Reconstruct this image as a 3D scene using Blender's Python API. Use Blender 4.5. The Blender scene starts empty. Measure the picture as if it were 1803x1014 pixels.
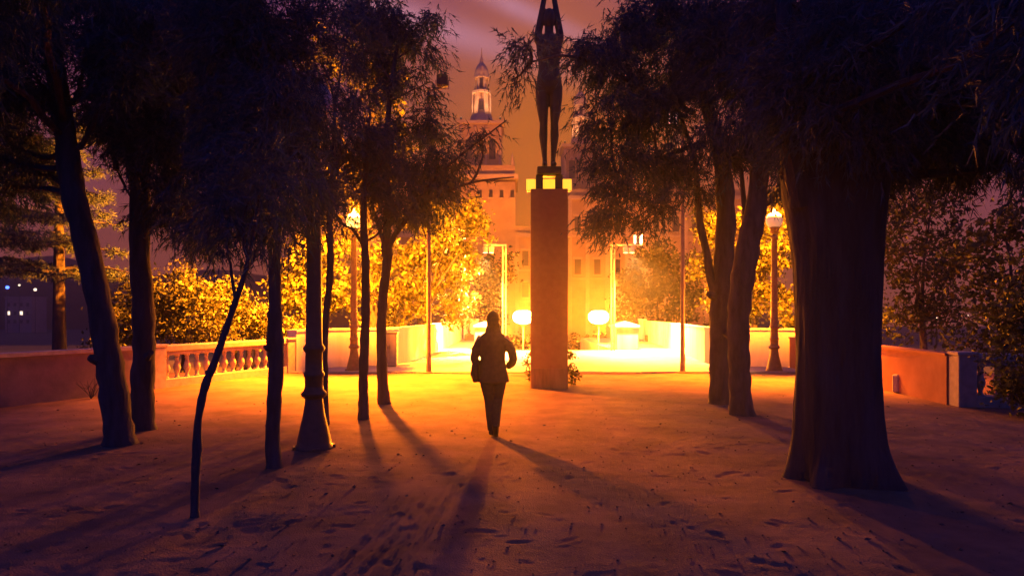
import bpy, math, random
import numpy as np
from mathutils import Vector, Matrix

# ------------------------------------------------------------------ camera, world, exposure
SC = bpy.context.scene
COL = SC.collection
F = 1150.0            # focal length in photograph pixels
CX, HY, EYE = 901.5, 550.0, 1.65
cam = bpy.data.cameras.new('camera')
cam.sensor_width = 36.0
cam.lens = 36.0 * F / 1803.0
cam.shift_y = (HY - 507.0) / 1803.0
cam.clip_start = 0.05
cam.clip_end = 3000
camo = bpy.data.objects.new('camera', cam)
camo.location = (0, 0, EYE)
camo.rotation_euler = (math.radians(90), 0, 0)
COL.objects.link(camo)
SC.camera = camo

W = bpy.data.worlds.new('World')
SC.world = W
W.use_nodes = True
nt = W.node_tree
nt.nodes.clear()
def wn(t, **k):
    n = nt.nodes.new(t)
    for a, b in k.items():
        setattr(n, a, b)
    return n
def wm(op, a, b=None, c=None, clamp=False):
    n = wn('ShaderNodeMath', operation=op, use_clamp=clamp)
    for i, v in enumerate((a, b, c)):
        if v is None:
            continue
        if isinstance(v, (int, float)):
            n.inputs[i].default_value = v
        else:
            nt.links.new(v, n.inputs[i])
    return n.outputs[0]
def wmix(f, a, b, mode='MIX'):
    n = wn('ShaderNodeMix', data_type='RGBA', blend_type=mode)
    for i, v in ((0, f), (6, a), (7, b)):
        if isinstance(v, (int, float)):
            n.inputs[i].default_value = v
        elif isinstance(v, tuple):
            n.inputs[i].default_value = (*v, 1)
        else:
            nt.links.new(v, n.inputs[i])
    return n.outputs[2]
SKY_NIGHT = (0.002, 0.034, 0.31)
SKY_PINK = (0.27, 0.062, 0.046)
SKY_AMBER = (0.58, 0.145, 0.010)
tc = wn('ShaderNodeTexCoord')
sep = wn('ShaderNodeSeparateXYZ')
nt.links.new(tc.outputs['Generated'], sep.inputs[0])
dx, dy, dz = sep.outputs
# city glow: strongest low over the palace, fading with height and towards the back
low = wm('SUBTRACT', 1.0, wm('DIVIDE', wm('MAXIMUM', dz, 0.0), 0.62), clamp=True)
fwd = wm('MULTIPLY_ADD', dy, 0.75, 0.25, clamp=True)
glow = wm('MULTIPLY', wm('MULTIPLY', wm('POWER', low, 0.5), wm('POWER', fwd, 1.3)), 1.3, clamp=True)
core_a = wm('SUBTRACT', 1.0, wm('MULTIPLY', wm('ABSOLUTE', wm('SUBTRACT', dx, 0.06)), 2.6), clamp=True)
core = wm('MULTIPLY', wm('MULTIPLY', wm('POWER', core_a, 1.2), wm('POWER', low, .9)), wm('MULTIPLY', fwd, 2.0), clamp=True)
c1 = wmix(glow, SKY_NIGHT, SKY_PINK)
c2 = wmix(core, c1, SKY_AMBER)
# two searchlight beams crossing the sky beside the spire
ysafe = wm('MAXIMUM', dy, 0.05)
u = wm('DIVIDE', dx, ysafe)
v = wm('DIVIDE', dz, ysafe)
def beam(x0, y0, x1, y1, width, amp, prev):
    u0, v0 = (x0 - CX) / F, (HY - y0) / F
    u1, v1 = (x1 - CX) / F, (HY - y1) / F
    L = math.hypot(u1 - u0, v1 - v0)
    tx, ty = (u1 - u0) / L, (v1 - v0) / L
    du = wm('SUBTRACT', u, u0)
    dv = wm('SUBTRACT', v, v0)
    across = wm('ADD', wm('MULTIPLY', du, -ty), wm('MULTIPLY', dv, tx))
    along = wm('ADD', wm('MULTIPLY', du, tx), wm('MULTIPLY', dv, ty))
    q = wm('DIVIDE', across, width)
    g = wm('EXPONENT', wm('MULTIPLY', wm('MULTIPLY', q, q), -1.0))
    fade = wm('MULTIPLY', wm('DIVIDE', along, 0.1, clamp=True), wm('SUBTRACT', 1.3, wm('DIVIDE', along, L), clamp=True))
    back = wm('MULTIPLY', wm('GREATER_THAN', dy, 0.05), amp)
    return wmix(wm('MULTIPLY', wm('MULTIPLY', g, fade), back), prev, (0.58, 0.25, 0.34))
c3 = beam(560, -15, 1000, 122, 0.024, 1.0, c2)
c4 = beam(800, -35, 1100, 100, 0.016, 0.85, c3)
# last trace of dusk light in the physical sky, far below its daylight strength
nish = wn('ShaderNodeTexSky', sky_type='NISHITA', sun_disc=False)
nish.sun_elevation = math.radians(-6)
nish.sun_rotation = math.radians(180)
dusk = wmix(1.0, c4, wmix(1.0, nish.outputs[0], (0.0, 0.0, 0.0), "MULTIPLY"), "ADD")
bg = wn('ShaderNodeBackground')
nt.links.new(dusk, bg.inputs[0])
bg.inputs[1].default_value = 1.0
wo = wn('ShaderNodeOutputWorld')
nt.links.new(bg.outputs[0], wo.inputs[0])

SC.view_settings.view_transform = 'Standard'
SC.view_settings.look = 'None'
SC.view_settings.exposure = 0.0
SC.view_settings.gamma = 1.0
SC.view_settings.use_curve_mapping = False
SC.render.engine = 'CYCLES'
SC.cycles.use_denoising = True
SC.cycles.use_adaptive_sampling = True
SC.cycles.adaptive_threshold = 0.02
SC.cycles.max_bounces = 4
SC.cycles.diffuse_bounces = 2
SC.cycles.glossy_bounces = 2
SC.cycles.transmission_bounces = 4
SC.cycles.volume_bounces = 0
SC.cycles.sample_clamp_indirect = 4.0
SC.cycles.caustics_reflective = False
SC.cycles.caustics_refractive = False

SODIUM = (1.0, 0.225, 0.006)
LAMP_GOLD = (1.0, 0.205, 0.005)
PALE = (1.0, 0.46, 0.13)

R = np.random.default_rng(11)
random.seed(4)

# ------------------------------------------------------------------ helpers
def P(px, py, d):
    return np.array([(px - CX) / F * d, d, EYE - (py - HY) / F * d])
def G(px, py):
    return P(px, py, F * EYE / (py - HY))

def setp(o, label=None, cat=None, group=None, kind=None):
    if label: o['label'] = label
    if cat: o['category'] = cat
    if group: o['group'] = group
    if kind: o['kind'] = kind
    return o
def thing(name, label, cat, loc=(0, 0, 0), rz=0.0, group=None):
    o = bpy.data.objects.new(name, None)
    COL.objects.link(o)
    o.location = tuple(float(a) for a in loc)
    o.rotation_euler = (0, 0, rz)
    o.empty_display_size = 0.2
    return setp(o, label, cat, group)
def link(name, me, parent=None, loc=(0, 0, 0), rz=0.0):
    o = bpy.data.objects.new(name, me)
    COL.objects.link(o)
    o.location = tuple(float(a) for a in loc)
    o.rotation_euler = (0, 0, rz)
    if parent is not None:
        o.parent = parent
    return o
def dup(root, loc, rz=0.0, label=None, skip=()):
    def rec(o, par):
        c = o.copy()
        COL.objects.link(c)
        if par is not None:
            c.parent = par
        for ch in list(o.children):
            if ch.name.split('.')[0] not in skip:
                rec(ch, c)
        return c
    r = rec(root, None)
    r.location = tuple(float(a) for a in loc)
    r.rotation_euler = (0, 0, rz)
    if label:
        r['label'] = label
    return r

def soup(name, V, n, mat, smooth=False):
    """mesh from polygon soup: V is (polys*n, 3)"""
    V = np.ascontiguousarray(V, dtype=np.float32)
    m = bpy.data.meshes.new(name)
    nv = len(V); npol = nv // n
    m.vertices.add(nv)
    m.vertices.foreach_set('co', V.ravel())
    m.loops.add(nv)
    m.loops.foreach_set('vertex_index', np.arange(nv, dtype=np.int32))
    m.polygons.add(npol)
    m.polygons.foreach_set('loop_start', np.arange(0, nv, n, dtype=np.int32))
    m.polygons.foreach_set('loop_total', np.full(npol, n, dtype=np.int32))
    m.update(calc_edges=True)
    m.materials.append(mat)
    return m

class MB:
    def __init__(s):
        s.v = []; s.f = []
    def box(s, c, size, rz=0.0, taper=1.0):
        n = len(s.v)
        ca, sa = math.cos(rz), math.sin(rz)
        for k in (-1, 1):
            t = taper if k > 0 else 1.0
            for i, j in ((-1, -1), (1, -1), (1, 1), (-1, 1)):
                x, y = i * size[0] / 2 * t, j * size[1] / 2 * t
                s.v.append((c[0] + x * ca - y * sa, c[1] + x * sa + y * ca, c[2] + k * size[2] / 2))
        s.f += [tuple(n + a for a in q) for q in ((3, 2, 1, 0), (4, 5, 6, 7), (0, 1, 5, 4), (1, 2, 6, 5), (2, 3, 7, 6), (3, 0, 4, 7))]
        return s
    def bbox(s, c, size, b=0.01, rz=0.0):
        """box with chamfered vertical and horizontal edges"""
        n = len(s.v)
        hx, hy, hz = size[0] / 2, size[1] / 2, size[2] / 2
        ca, sa = math.cos(rz), math.sin(rz)
        def ring(ix, iy, z, cut):
            pts = [(-ix + cut, -iy), (ix - cut, -iy), (ix, -iy + cut), (ix, iy - cut), (ix - cut, iy), (-ix + cut, iy), (-ix, iy - cut), (-ix, -iy + cut)]
            return [(c[0] + x * ca - y * sa, c[1] + x * sa + y * ca, c[2] + z) for x, y in pts]
        s.v += ring(hx - b, hy - b, -hz, b * .5) + ring(hx, hy, -hz + b, b) + ring(hx, hy, hz - b, b) + ring(hx - b, hy - b, hz, b * .5)
        for r in range(3):
            for i in range(8):
                j = (i + 1) % 8
                s.f.append((n + r * 8 + i, n + r * 8 + j, n + r * 8 + 8 + j, n + r * 8 + 8 + i))
        s.f.append(tuple(n + i for i in reversed(range(8))))
        s.f.append(tuple(n + 24 + i for i in range(8)))
        return s
    def tube(s, pts, rad, seg=8, noise=0.0, squash=None, caps=True):
        pts = [Vector(p) for p in pts]
        n0 = len(s.v)
        up = Vector((0, 1, 0))
        prevx = None
        for i, p in enumerate(pts):
            t = (pts[min(i + 1, len(pts) - 1)] - pts[max(i - 1, 0)])
            t.normalize()
            if prevx is None:
                a = up if abs(t.dot(up)) < 0.9 else Vector((1, 0, 0))
                x = t.cross(a).normalized()
            else:
                x = (prevx - t * prevx.dot(t)).normalized()
            prevx = x
            y = t.cross(x)
            r = rad[i] if not isinstance(rad, (int, float)) else rad
            rx, ry = (r if isinstance(r, tuple) else (r, r))
            for k in range(seg):
                a = 2 * math.pi * k / seg
                e = 1.0 + (random.uniform(-noise, noise) if noise else 0)
                s.v.append(tuple(p + x * (math.cos(a) * rx * e) + y * (math.sin(a) * ry * e)))
        for i in range(len(pts) - 1):
            for k in range(seg):
                j = (k + 1) % seg
                s.f.append((n0 + i * seg + k, n0 + i * seg + j, n0 + (i + 1) * seg + j, n0 + (i + 1) * seg + k))
        if caps:
            s.f.append(tuple(n0 + k for k in reversed(range(seg))))
            s.f.append(tuple(n0 + (len(pts) - 1) * seg + k for k in range(seg)))
        return s
    def lathe(s, prof, c=(0, 0, 0), seg=16, sx=1.0, sy=1.0, rot=0.0):
        n0 = len(s.v)
        for r, z in prof:
            for k in range(seg):
                a = 2 * math.pi * k / seg + rot
                s.v.append((c[0] + math.cos(a) * r * sx, c[1] + math.sin(a) * r * sy, c[2] + z))
        for i in range(len(prof) - 1):
            for k in range(seg):
                j = (k + 1) % seg
                s.f.append((n0 + i * seg + k, n0 + i * seg + j, n0 + (i + 1) * seg + j, n0 + (i + 1) * seg + k))
        s.f.append(tuple(n0 + k for k in reversed(range(seg))))
        s.f.append(tuple(n0 + (len(prof) - 1) * seg + k for k in range(seg)))
        return s
    def strip(s, path, z0, z1, thick, z0b=None):
        """wall of given thickness along a plan path"""
        path = [Vector((p[0], p[1])) for p in path]
        n0 = len(s.v); m = len(path)
        for i, p in enumerate(path):
            t = (path[min(i + 1, m - 1)] - path[max(i - 1, 0)]).normalized()
            nx, ny = -t.y, t.x
            for sg, z in ((-.5, z0), (.5, z0), (.5, z1), (-.5, z1)):
                s.v.append((p.x + nx * thick * sg, p.y + ny * thick * sg, z))
        for i in range(m - 1):
            a, b = n0 + i * 4, n0 + i * 4 + 4
            for k in range(4):
                j = (k + 1) % 4
                s.f.append((a + k, a + j, b + j, b + k))
        s.f.append((n0, n0 + 3, n0 + 2, n0 + 1))
        e = n0 + (m - 1) * 4
        s.f.append((e, e + 1, e + 2, e + 3))
        return s
    def ell(s, c, r, seg=16, rings=10):
        prof = [(max(0.02, math.sin(math.pi * i / rings)) * 1.0, -math.cos(math.pi * i / rings)) for i in range(rings + 1)]
        n0 = len(s.v)
        s.lathe(prof, (0, 0, 0), seg)
        for i in range(n0, len(s.v)):
            x, y, z = s.v[i]
            s.v[i] = (c[0] + x * r[0], c[1] + y * r[1], c[2] + z * r[2])
        return s
    def mesh(s, name, mat, smooth=False):
        m = bpy.data.meshes.new(name)
        m.from_pydata([tuple(map(float, a)) for a in s.v], [], s.f)
        m.update()
        m.materials.append(mat)
        if smooth:
            m.polygons.foreach_set('use_smooth', [True] * len(m.polygons))
            try:
                m.set_sharp_from_angle(angle=math.radians(45))
            except Exception:
                pass
        return m
    def build(s, name, mat, parent=None, smooth=False, loc=(0, 0, 0), rz=0.0):
        return link(name, s.mesh(name, mat, smooth), parent, loc, rz)

# ------------------------------------------------------------------ materials
def mat(name, c1, c2=None, scale=6.0, rough=0.85, bump=0.0, bscale=40.0, metal=0.0, detail=5.0, emit=None, estr=0.0, translucent=0.0, spec=0.3, stretch=None, lo=0.35, hi=0.65):
    m = bpy.data.materials.new(name)
    m.use_nodes = True
    t = m.node_tree
    b = t.nodes['Principled BSDF']
    b.inputs['Roughness'].default_value = rough
    b.inputs['Metallic'].default_value = metal
    b.inputs['Specular IOR Level'].default_value = spec
    tcn = t.nodes.new('ShaderNodeTexCoord')
    vec = tcn.outputs['Object']
    if stretch:
        mp = t.nodes.new('ShaderNodeMapping')
        mp.inputs['Scale'].default_value = stretch
        t.links.new(vec, mp.inputs[0]); vec = mp.outputs[0]
    if c2 is None:
        c2 = tuple(a * 0.7 for a in c1)
    n = t.nodes.new('ShaderNodeTexNoise')
    n.inputs['Scale'].default_value = scale
    n.inputs['Detail'].default_value = detail
    n.inputs['Roughness'].default_value = 0.6
    t.links.new(vec, n.inputs['Vector'])
    r = t.nodes.new('ShaderNodeValToRGB')
    r.color_ramp.elements[0].position = lo
    r.color_ramp.elements[1].position = hi
    r.color_ramp.elements[0].color = (*c2, 1)
    r.color_ramp.elements[1].color = (*c1, 1)
    t.links.new(n.outputs['Fac'], r.inputs[0])
    t.links.new(r.outputs[0], b.inputs['Base Color'])
    if bump:
        n2 = t.nodes.new('ShaderNodeTexNoise')
        n2.inputs['Scale'].default_value = bscale
        n2.inputs['Detail'].default_value = 4
        t.links.new(vec, n2.inputs['Vector'])
        bm = t.nodes.new('ShaderNodeBump')
        bm.inputs['Strength'].default_value = bump
        bm.inputs['Distance'].default_value = 0.02
        t.links.new(n2.outputs['Fac'], bm.inputs['Height'])
        t.links.new(bm.outputs[0], b.inputs['Normal'])
    if emit:
        b.inputs['Emission Color'].default_value = (*emit, 1)
        b.inputs['Emission Strength'].default_value = estr
    if translucent:
        tr = t.nodes.new('ShaderNodeBsdfTranslucent')
        t.links.new(r.outputs[0], tr.inputs[0])
        mx = t.nodes.new('ShaderNodeMixShader')
        mx.inputs[0].default_value = translucent
        t.links.new(b.outputs[0], mx.inputs[1])
        t.links.new(tr.outputs[0], mx.inputs[2])
        t.links.new(mx.outputs[0], t.nodes['Material Output'].inputs[0])
    return m

M_DIRT = mat('dirt', (.27, .142, .088), (.145, .075, .048), scale=1.6, rough=.95, bump=.5, bscale=75, detail=9)
M_PAVE = mat('paving', (.46, .42, .36), (.36, .32, .27), scale=1.2, rough=.8, bump=.1, bscale=60)
M_KERB = mat('kerb stone', (.30, .27, .23), (.2, .18, .15), scale=5, bump=.2)
M_EARTH = mat('earth', (.10, .085, .055), (.05, .05, .03), scale=.3, bump=.3, bscale=4)
M_HILL = mat('hill', (.02, .025, .02), (.012, .014, .012), scale=.05)
M_WHITE = mat('white render', (.74, .70, .58), (.54, .48, .36), scale=2.4, bump=.12, bscale=30, stretch=(1, 1, .16), lo=.3, hi=.6)
M_STONE = mat('stone balustrade', (.46, .40, .33), (.34, .29, .23), scale=7, bump=.25, bscale=70)
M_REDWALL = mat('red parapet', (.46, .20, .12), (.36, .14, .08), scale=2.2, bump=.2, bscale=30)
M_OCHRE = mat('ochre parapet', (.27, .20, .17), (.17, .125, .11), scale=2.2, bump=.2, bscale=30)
M_PED = mat('red stone', (.42, .165, .085), (.37, .14, .072), scale=9, bump=.3, bscale=90)
M_PLINTH = mat('plinth stone', (.42, .18, .10), (.26, .11, .06), scale=3.2, bump=.3, bscale=50, stretch=(2, 2, .4))
M_BRONZE = mat('bronze', (.028, .03, .034), (.016, .018, .022), scale=5, rough=.5, metal=.2)
M_IRON = mat('cast iron', (.045, .04, .04), (.028, .025, .026), scale=14, rough=.5, bump=.08, bscale=60, spec=.5)
M_PAINTPOST = mat('brown painted iron', (.16, .10, .065), (.11, .07, .045), scale=10, rough=.5, bump=.05)
M_STEEL = mat('painted steel', (.20, .16, .12), (.15, .12, .09), scale=8, rough=.45)
M_WSTEEL = mat('white steel', (.72, .70, .66), (.6, .58, .55), scale=8, rough=.4)
M_BLACK = mat('black housing', (.02, .02, .022), (.014, .014, .016), scale=8, rough=.5)
M_CAB = mat('grey cabinet', (.30, .28, .25), (.22, .21, .19), scale=3, rough=.5)
M_BOX = mat('utility box paint', (.52, .46, .36), (.42, .36, .28), scale=5, rough=.6)
M_BARK = mat('bark', (.075, .07, .08), (.036, .034, .04), scale=9, rough=.95, bump=.9, bscale=22, stretch=(1, 1, .22))
M_BARK2 = mat('grey bark', (.05, .047, .058), (.026, .024, .03), scale=7, rough=.95, bump=1.0, bscale=16, stretch=(1, 1, .18))
M_NEEDLE = mat('needles', (.045, .085, .115), (.032, .06, .08), scale=3, rough=.7, translucent=.22)
M_NEEDLE2 = mat('dark needles', (.045, .08, .112), (.032, .056, .078), scale=3, rough=.7, translucent=.12)
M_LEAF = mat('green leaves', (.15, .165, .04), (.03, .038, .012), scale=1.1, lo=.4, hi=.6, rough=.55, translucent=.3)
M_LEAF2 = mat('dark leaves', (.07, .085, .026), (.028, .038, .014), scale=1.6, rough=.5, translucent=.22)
M_LEAF3 = mat('shrub leaves', (.10, .11, .035), (.04, .05, .018), scale=3, rough=.55, translucent=.28)
M_PALACE = mat('palace stone', (.42, .29, .15), (.30, .20, .10), scale=.25, rough=.9, bump=.2, bscale=2)
M_PALTRIM = mat('palace trim', (.48, .37, .23), (.38, .28, .17), scale=.4, rough=.9)
M_PANE = mat('dark window', (.03, .025, .02), (.02, .018, .015), scale=1, rough=.25)
M_JACKET = mat('jacket cloth', (.06, .045, .04), (.04, .03, .028), scale=20, rough=.9, bump=.3, bscale=120)
M_JEANS = mat('dark jeans', (.022, .024, .034), (.014, .016, .024), scale=24, rough=.9)
M_SKIN = mat('skin', (.42, .26, .19), (.36, .21, .15), scale=8, rough=.6)
M_HAIR = mat('hair', (.04, .028, .02), (.02, .014, .01), scale=30, rough=.6)
M_SHOE = mat('shoe', (.02, .018, .016), (.014, .012, .011), scale=10, rough=.5)
M_BAG = mat('bag cloth', (.04, .028, .024), (.025, .018, .015), scale=12, rough=.8)
M_URN = mat('urn stone', (.14, .11, .08), (.09, .07, .05), scale=6)
M_GLOBE_OFF = mat('opal globe', (.62, .58, .5), (.55, .5, .44), scale=4, rough=.25)
M_GLOBE_LIT = mat('lit opal globe', (.8, .7, .5), (.8, .7, .5), emit=(1.0, .50, .09), estr=5.0)
M_GLOBE_DIM = mat('faintly lit opal globe', (.75, .65, .5), (.7, .6, .45), emit=(1.0, .62, .28), estr=.3)
M_LAMP = mat('burning lamp', (.9, .8, .6), (.9, .8, .6), emit=(1.0, .78, .42), estr=40.0)
M_SPOT = mat('lit spotlight lens', (.9, .85, .75), (.9, .85, .75), emit=(1.0, .80, .58), estr=2.0)
M_PINKLENS = mat('pale lit lens', (.9, .8, .8), (.9, .8, .8), emit=(1.0, .55, .50), estr=.8)
M_SLABGLOW = mat('slab painted glow', (.8, .6, .2), (.8, .6, .2), emit=(1.0, .52, .03), estr=1.5)  # emission paints the lamplight onto the slab under the statue
M_SLAB = mat('slab body', (.25, .2, .13), (.2, .16, .1), rough=.5)
M_CITYW = mat('city light white', (.9, .8, .7), (.9, .8, .7), emit=(1.0, .72, .5), estr=3.0)
M_CITYB = mat('city light blue', (.2, .3, .9), (.2, .3, .9), emit=(.05, .12, 1.0), estr=9.0)
M_CITYWALL = mat('pale city wall', (.32, .25, .24), (.24, .19, .18), scale=.2)

# ------------------------------------------------------------------ ground
class Noise2:
    def __init__(s, seed, n=256):
        s.g = np.random.default_rng(seed).random((n, n)); s.n = n
    def __call__(s, x, y):
        x0 = np.floor(x).astype(int); y0 = np.floor(y).astype(int)
        fx = x - x0; fy = y - y0
        fx = fx * fx * (3 - 2 * fx); fy = fy * fy * (3 - 2 * fy)
        n = s.n; a = s.g[x0 % n, y0 % n]; b = s.g[(x0 + 1) % n, y0 % n]
        c = s.g[x0 % n, (y0 + 1) % n]; d = s.g[(x0 + 1) % n, (y0 + 1) % n]
        return (a * (1 - fx) + b * fx) * (1 - fy) + (c * (1 - fx) + d * fx) * fy - .5

xs = np.concatenate([np.linspace(-14, -9.4, 10), np.linspace(-9.2, 9.2, 620), np.linspace(9.4, 14, 10)])
ys = [-20, -12, -6, -2, 1.0, 2.0]
yy, st = 2.5, .022
while yy < 17.86:
    ys.append(yy); yy += st; st = .022 if yy < 5 else .0045 * yy
ys.append(17.9)
ys = np.array(ys, float)
X, Y = np.meshgrid(xs, ys)
Z = np.zeros_like(X)
for sc_, am, sd in ((.4, .05, 1), (1.7, .014, 2), (5, .004, 3), (11, .004, 4), (23, .0018, 5)):
    nz = Noise2(sd)
    ca, sa = math.cos(sd), math.sin(sd)
    Z += nz((X * ca - Y * sa) * sc_ + 100, (X * sa + Y * ca) * sc_ + 100) * am
rg = np.random.default_rng(5)
def dent(cx, cy, L, Wd, ang, depth):
    ix = np.searchsorted(xs, (cx - .3, cx + .3)); iy = np.searchsorted(ys, (cy - .3, cy + .3))
    sx = slice(*ix); sy = slice(*iy)
    x = X[sy, sx] - cx; y = Y[sy, sx] - cy
    ca, sa = math.cos(ang), math.sin(ang)
    q = ((x * ca + y * sa) / L) ** 2 + ((-x * sa + y * ca) / Wd) ** 2
    Z[sy, sx] += -depth * np.exp(-q) + depth * .45 * np.exp(-((np.sqrt(q) - 1.5) / .5) ** 2)
for i in range(520):
    cy = rg.uniform(3, 13); cx = rg.uniform(-.8, .8) * cy
    if abs(cx) > 8.5: continue
    dent(cx, cy, rg.uniform(.05, .11), rg.uniform(.03, .05), rg.uniform(0, 3.14), rg.uniform(.002, .006))
# bicycle and cart tyre ruts that run diagonally across the foreground
for (a, b, w, dp) in ((G(520, 1060), G(735, 862), .022, .026), (G(548, 1060), G(752, 862), .02, .024), (G(580, 1060), G(775, 860), .018, .02),
                      (G(640, 1050), G(800, 845), .02, .022), (G(668, 1040), G(835, 830), .018, .02), (G(600, 990), G(850, 800), .03, .006)):
    a = a[:2]; b = b[:2]; t = (b - a) / np.linalg.norm(b - a); L = np.linalg.norm(b - a)
    al = (X - a[0]) * t[0] + (Y - a[1]) * t[1]
    w *= 1.35; ac = -(X - a[0]) * t[1] + (Y - a[1]) * t[0] + .03 * np.sin(al * 1.7)
    m = (al > -.5) & (al < L)
    Z -= m * dp * .7 * (np.exp(-(ac / w) ** 2) - .5 * np.exp(-((np.abs(ac) - 2.2 * w) / w) ** 2)) * np.clip((L - al) / .6, 0, 1)
edge = np.clip((17.9 - Y) / .5, 0, 1)
Z *= edge
Z[Y < 2.4] *= .3
ny_, nx_ = X.shape
V = np.stack([X, Y, Z], -1).reshape(-1, 3)
idx = np.arange(ny_ * nx_).reshape(ny_, nx_)
Q = np.stack([idx[:-1, :-1], idx[:-1, 1:], idx[1:, 1:], idx[1:, :-1]], -1).reshape(-1, 4)
me = bpy.data.meshes.new('ground')
me.vertices.add(len(V)); me.vertices.foreach_set('co', V.astype(np.float32).ravel())
me.loops.add(Q.size); me.loops.foreach_set('vertex_index', Q.astype(np.int32).ravel())
me.polygons.add(len(Q))
me.polygons.foreach_set('loop_start', np.arange(0, Q.size, 4, dtype=np.int32))
me.polygons.foreach_set('loop_total', np.full(len(Q), 4, dtype=np.int32))
me.update(calc_edges=True)
me.polygons.foreach_set('use_smooth', np.ones(len(Q), dtype=bool))
me.materials.append(M_DIRT)
setp(link('ground', me), 'trodden sandy ground with footprints and tyre ruts', kind='structure')

# loose pebbles and fallen needles and leaves lying on the sand
npb = 1600
py_ = 3.0 + 9.5 * rg.random(npb) ** 1.4
px_ = rg.uniform(-.8, .8, npb) * py_
oc = np.array([(1, 0, 0), (0, 1, 0), (-1, 0, 0), (0, -1, 0), (0, 0, .6), (0, 0, -.6)], float)
tri = [(0, 1, 4), (1, 2, 4), (2, 3, 4), (3, 0, 4), (1, 0, 5), (2, 1, 5), (3, 2, 5), (0, 3, 5)]
szp = rg.uniform(.004, .012, npb) * (1 + 1.2 * (rg.random(npb) > .97))
iy_ = np.clip(np.searchsorted(ys, py_), 0, len(ys) - 1); ix_ = np.clip(np.searchsorted(xs, px_), 0, len(xs) - 1)
cen = np.stack([px_, py_, Z[iy_, ix_] + szp * .3], -1)
vv = cen[:, None, :] + oc[None] * szp[:, None, None] * rg.uniform(.6, 1.4, (npb, 6, 1))
ok_ = np.abs(px_) < 8.6
vv = vv[ok_]
setp(link('gravel', soup('gravel', vv[:, np.array(tri).ravel(), :].reshape(-1, 3), 3, M_DIRT)), 'loose pebbles scattered over the sandy ground', kind='stuff')
nlf = 160
ly_ = 3.0 + 10 * rg.random(nlf) ** 1.3; lx_ = rg.uniform(-.8, .8, nlf) * ly_
iy_ = np.clip(np.searchsorted(ys, ly_), 0, len(ys) - 1); ix_ = np.clip(np.searchsorted(xs, lx_), 0, len(xs) - 1)
lc = np.stack([lx_, ly_, Z[iy_, ix_] + .006], -1)
an = rg.uniform(0, 6.28, nlf); ll = rg.uniform(.012, .035, nlf)
a_ = np.stack([np.cos(an) * ll, np.sin(an) * ll, rg.uniform(0, .012, nlf)], -1)
b_ = np.stack([-np.sin(an) * ll * .45, np.cos(an) * ll * .45, rg.uniform(0, .01, nlf)], -1)
lv = np.stack([lc - a_, lc + b_, lc + a_, lc - b_], 1)[np.abs(lx_) < 8.6]
setp(link('leaf_litter', soup('leaf_litter', lv.reshape(-1, 3), 4, M_BARK)), 'fallen dry leaves scattered over the sandy ground', kind='stuff')

# lower land around the terrace out to the horizon
def sheet(name, pts, z, m):
    b = MB(); b.v = [(x, y, z) for x, y in pts]; b.f = [tuple(range(len(pts)))]
    return b.build(name, m)
setp(sheet('terrain', [(-330, -60), (330, -60), (330, 360), (-330, 360)], -6.0, M_EARTH), 'dark land below the terrace', kind='structure')
# banks outside the walls, where the shrubs root
b = MB()
b.strip([(-14, -20), (-14, 18.4)], -6, -.12, .4)
setp(sheet('bank_left', [(-40, -20), (-14, -20), (-9.6, 9), (-7.0, 17.0), (-6.4, 19.4), (-3.6, 19.6), (-3.6, 42), (-40, 42)], -.45, M_EARTH), 'planted earth bank behind the left wall', kind='structure')
setp(sheet('bank_right', [(14, -20), (40, -20), (40, 42), (8.5, 42), (6.5, 22), (6.9, 19.8), (8.8, 19.6), (8.6, 8)], -.45, M_EARTH), 'planted earth bank behind the right wall', kind='structure')

# paved terrace with the central stair well
tb = MB()
plan = [(-7.2, 17.9), (9.3, 17.9), (8.6, 42), (4.4, 42), (4.4, 28.4), (-.6, 28.4), (-.6, 42), (-4.2, 42)]
tb.v = [(x, y, .012) for x, y in plan] + [(x, y, -6.2) for x, y in plan]
k = len(plan)
# concave outline: split the top into three convex pieces
tb.v += [(-5.6, 28.4, .012), (8.98, 28.4, .012)]
tb.f = [(0, 1, 17, 4, 5, 16), (17, 2, 3, 4), (16, 5, 6, 7)]
for i in range(k):
    j = (i + 1) % k
    tb.f.append((i, i + k, j + k, j))
o = tb.build('terrace_pavement', M_PAVE)
setp(o, 'pale paved terrace lit white by the lamps', kind='structure')
kr = setp(bpy.data.objects.new('kerb', None), 'flush stone kerb where the sandy ground meets the paving', kind='structure')
COL.objects.link(kr)
kr.location = (0, 17.9, 0)
km = MB().bbox((0, 0, 0), (1.02, .22, .18), .012).mesh('kerb_stone', M_KERB)
for i in range(15):
    link('kerb_stone', km, kr, (-6.3 + i * 1.035, random.uniform(-.008, .008), -.055 + random.uniform(-.006, .006)))

# distant hill seen through the left trees
b = MB()
n = 60
for i in range(n + 1):
    x = -320 + i * 7.6
    h = (28 + 7 * math.sin(i * .21) + 4 * math.sin(i * .63) + random.uniform(-1, 1)) * min(1, max(.05, (n - i) / 20))
    b.v += [(x, 295, -6.1), (x, 325, (h + 12 * min(1, (n - i) / 20)) * .62)]
    b.v += [(x, 352, -6.1)]
for i in range(n):
    a = i * 3
    b.f += [(a, a + 3, a + 4, a + 1), (a + 1, a + 4, a + 5, a + 2)]
setp(b.build('hills', M_HILL, smooth=True), 'dark hill line beyond the trees', kind='structure')

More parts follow.
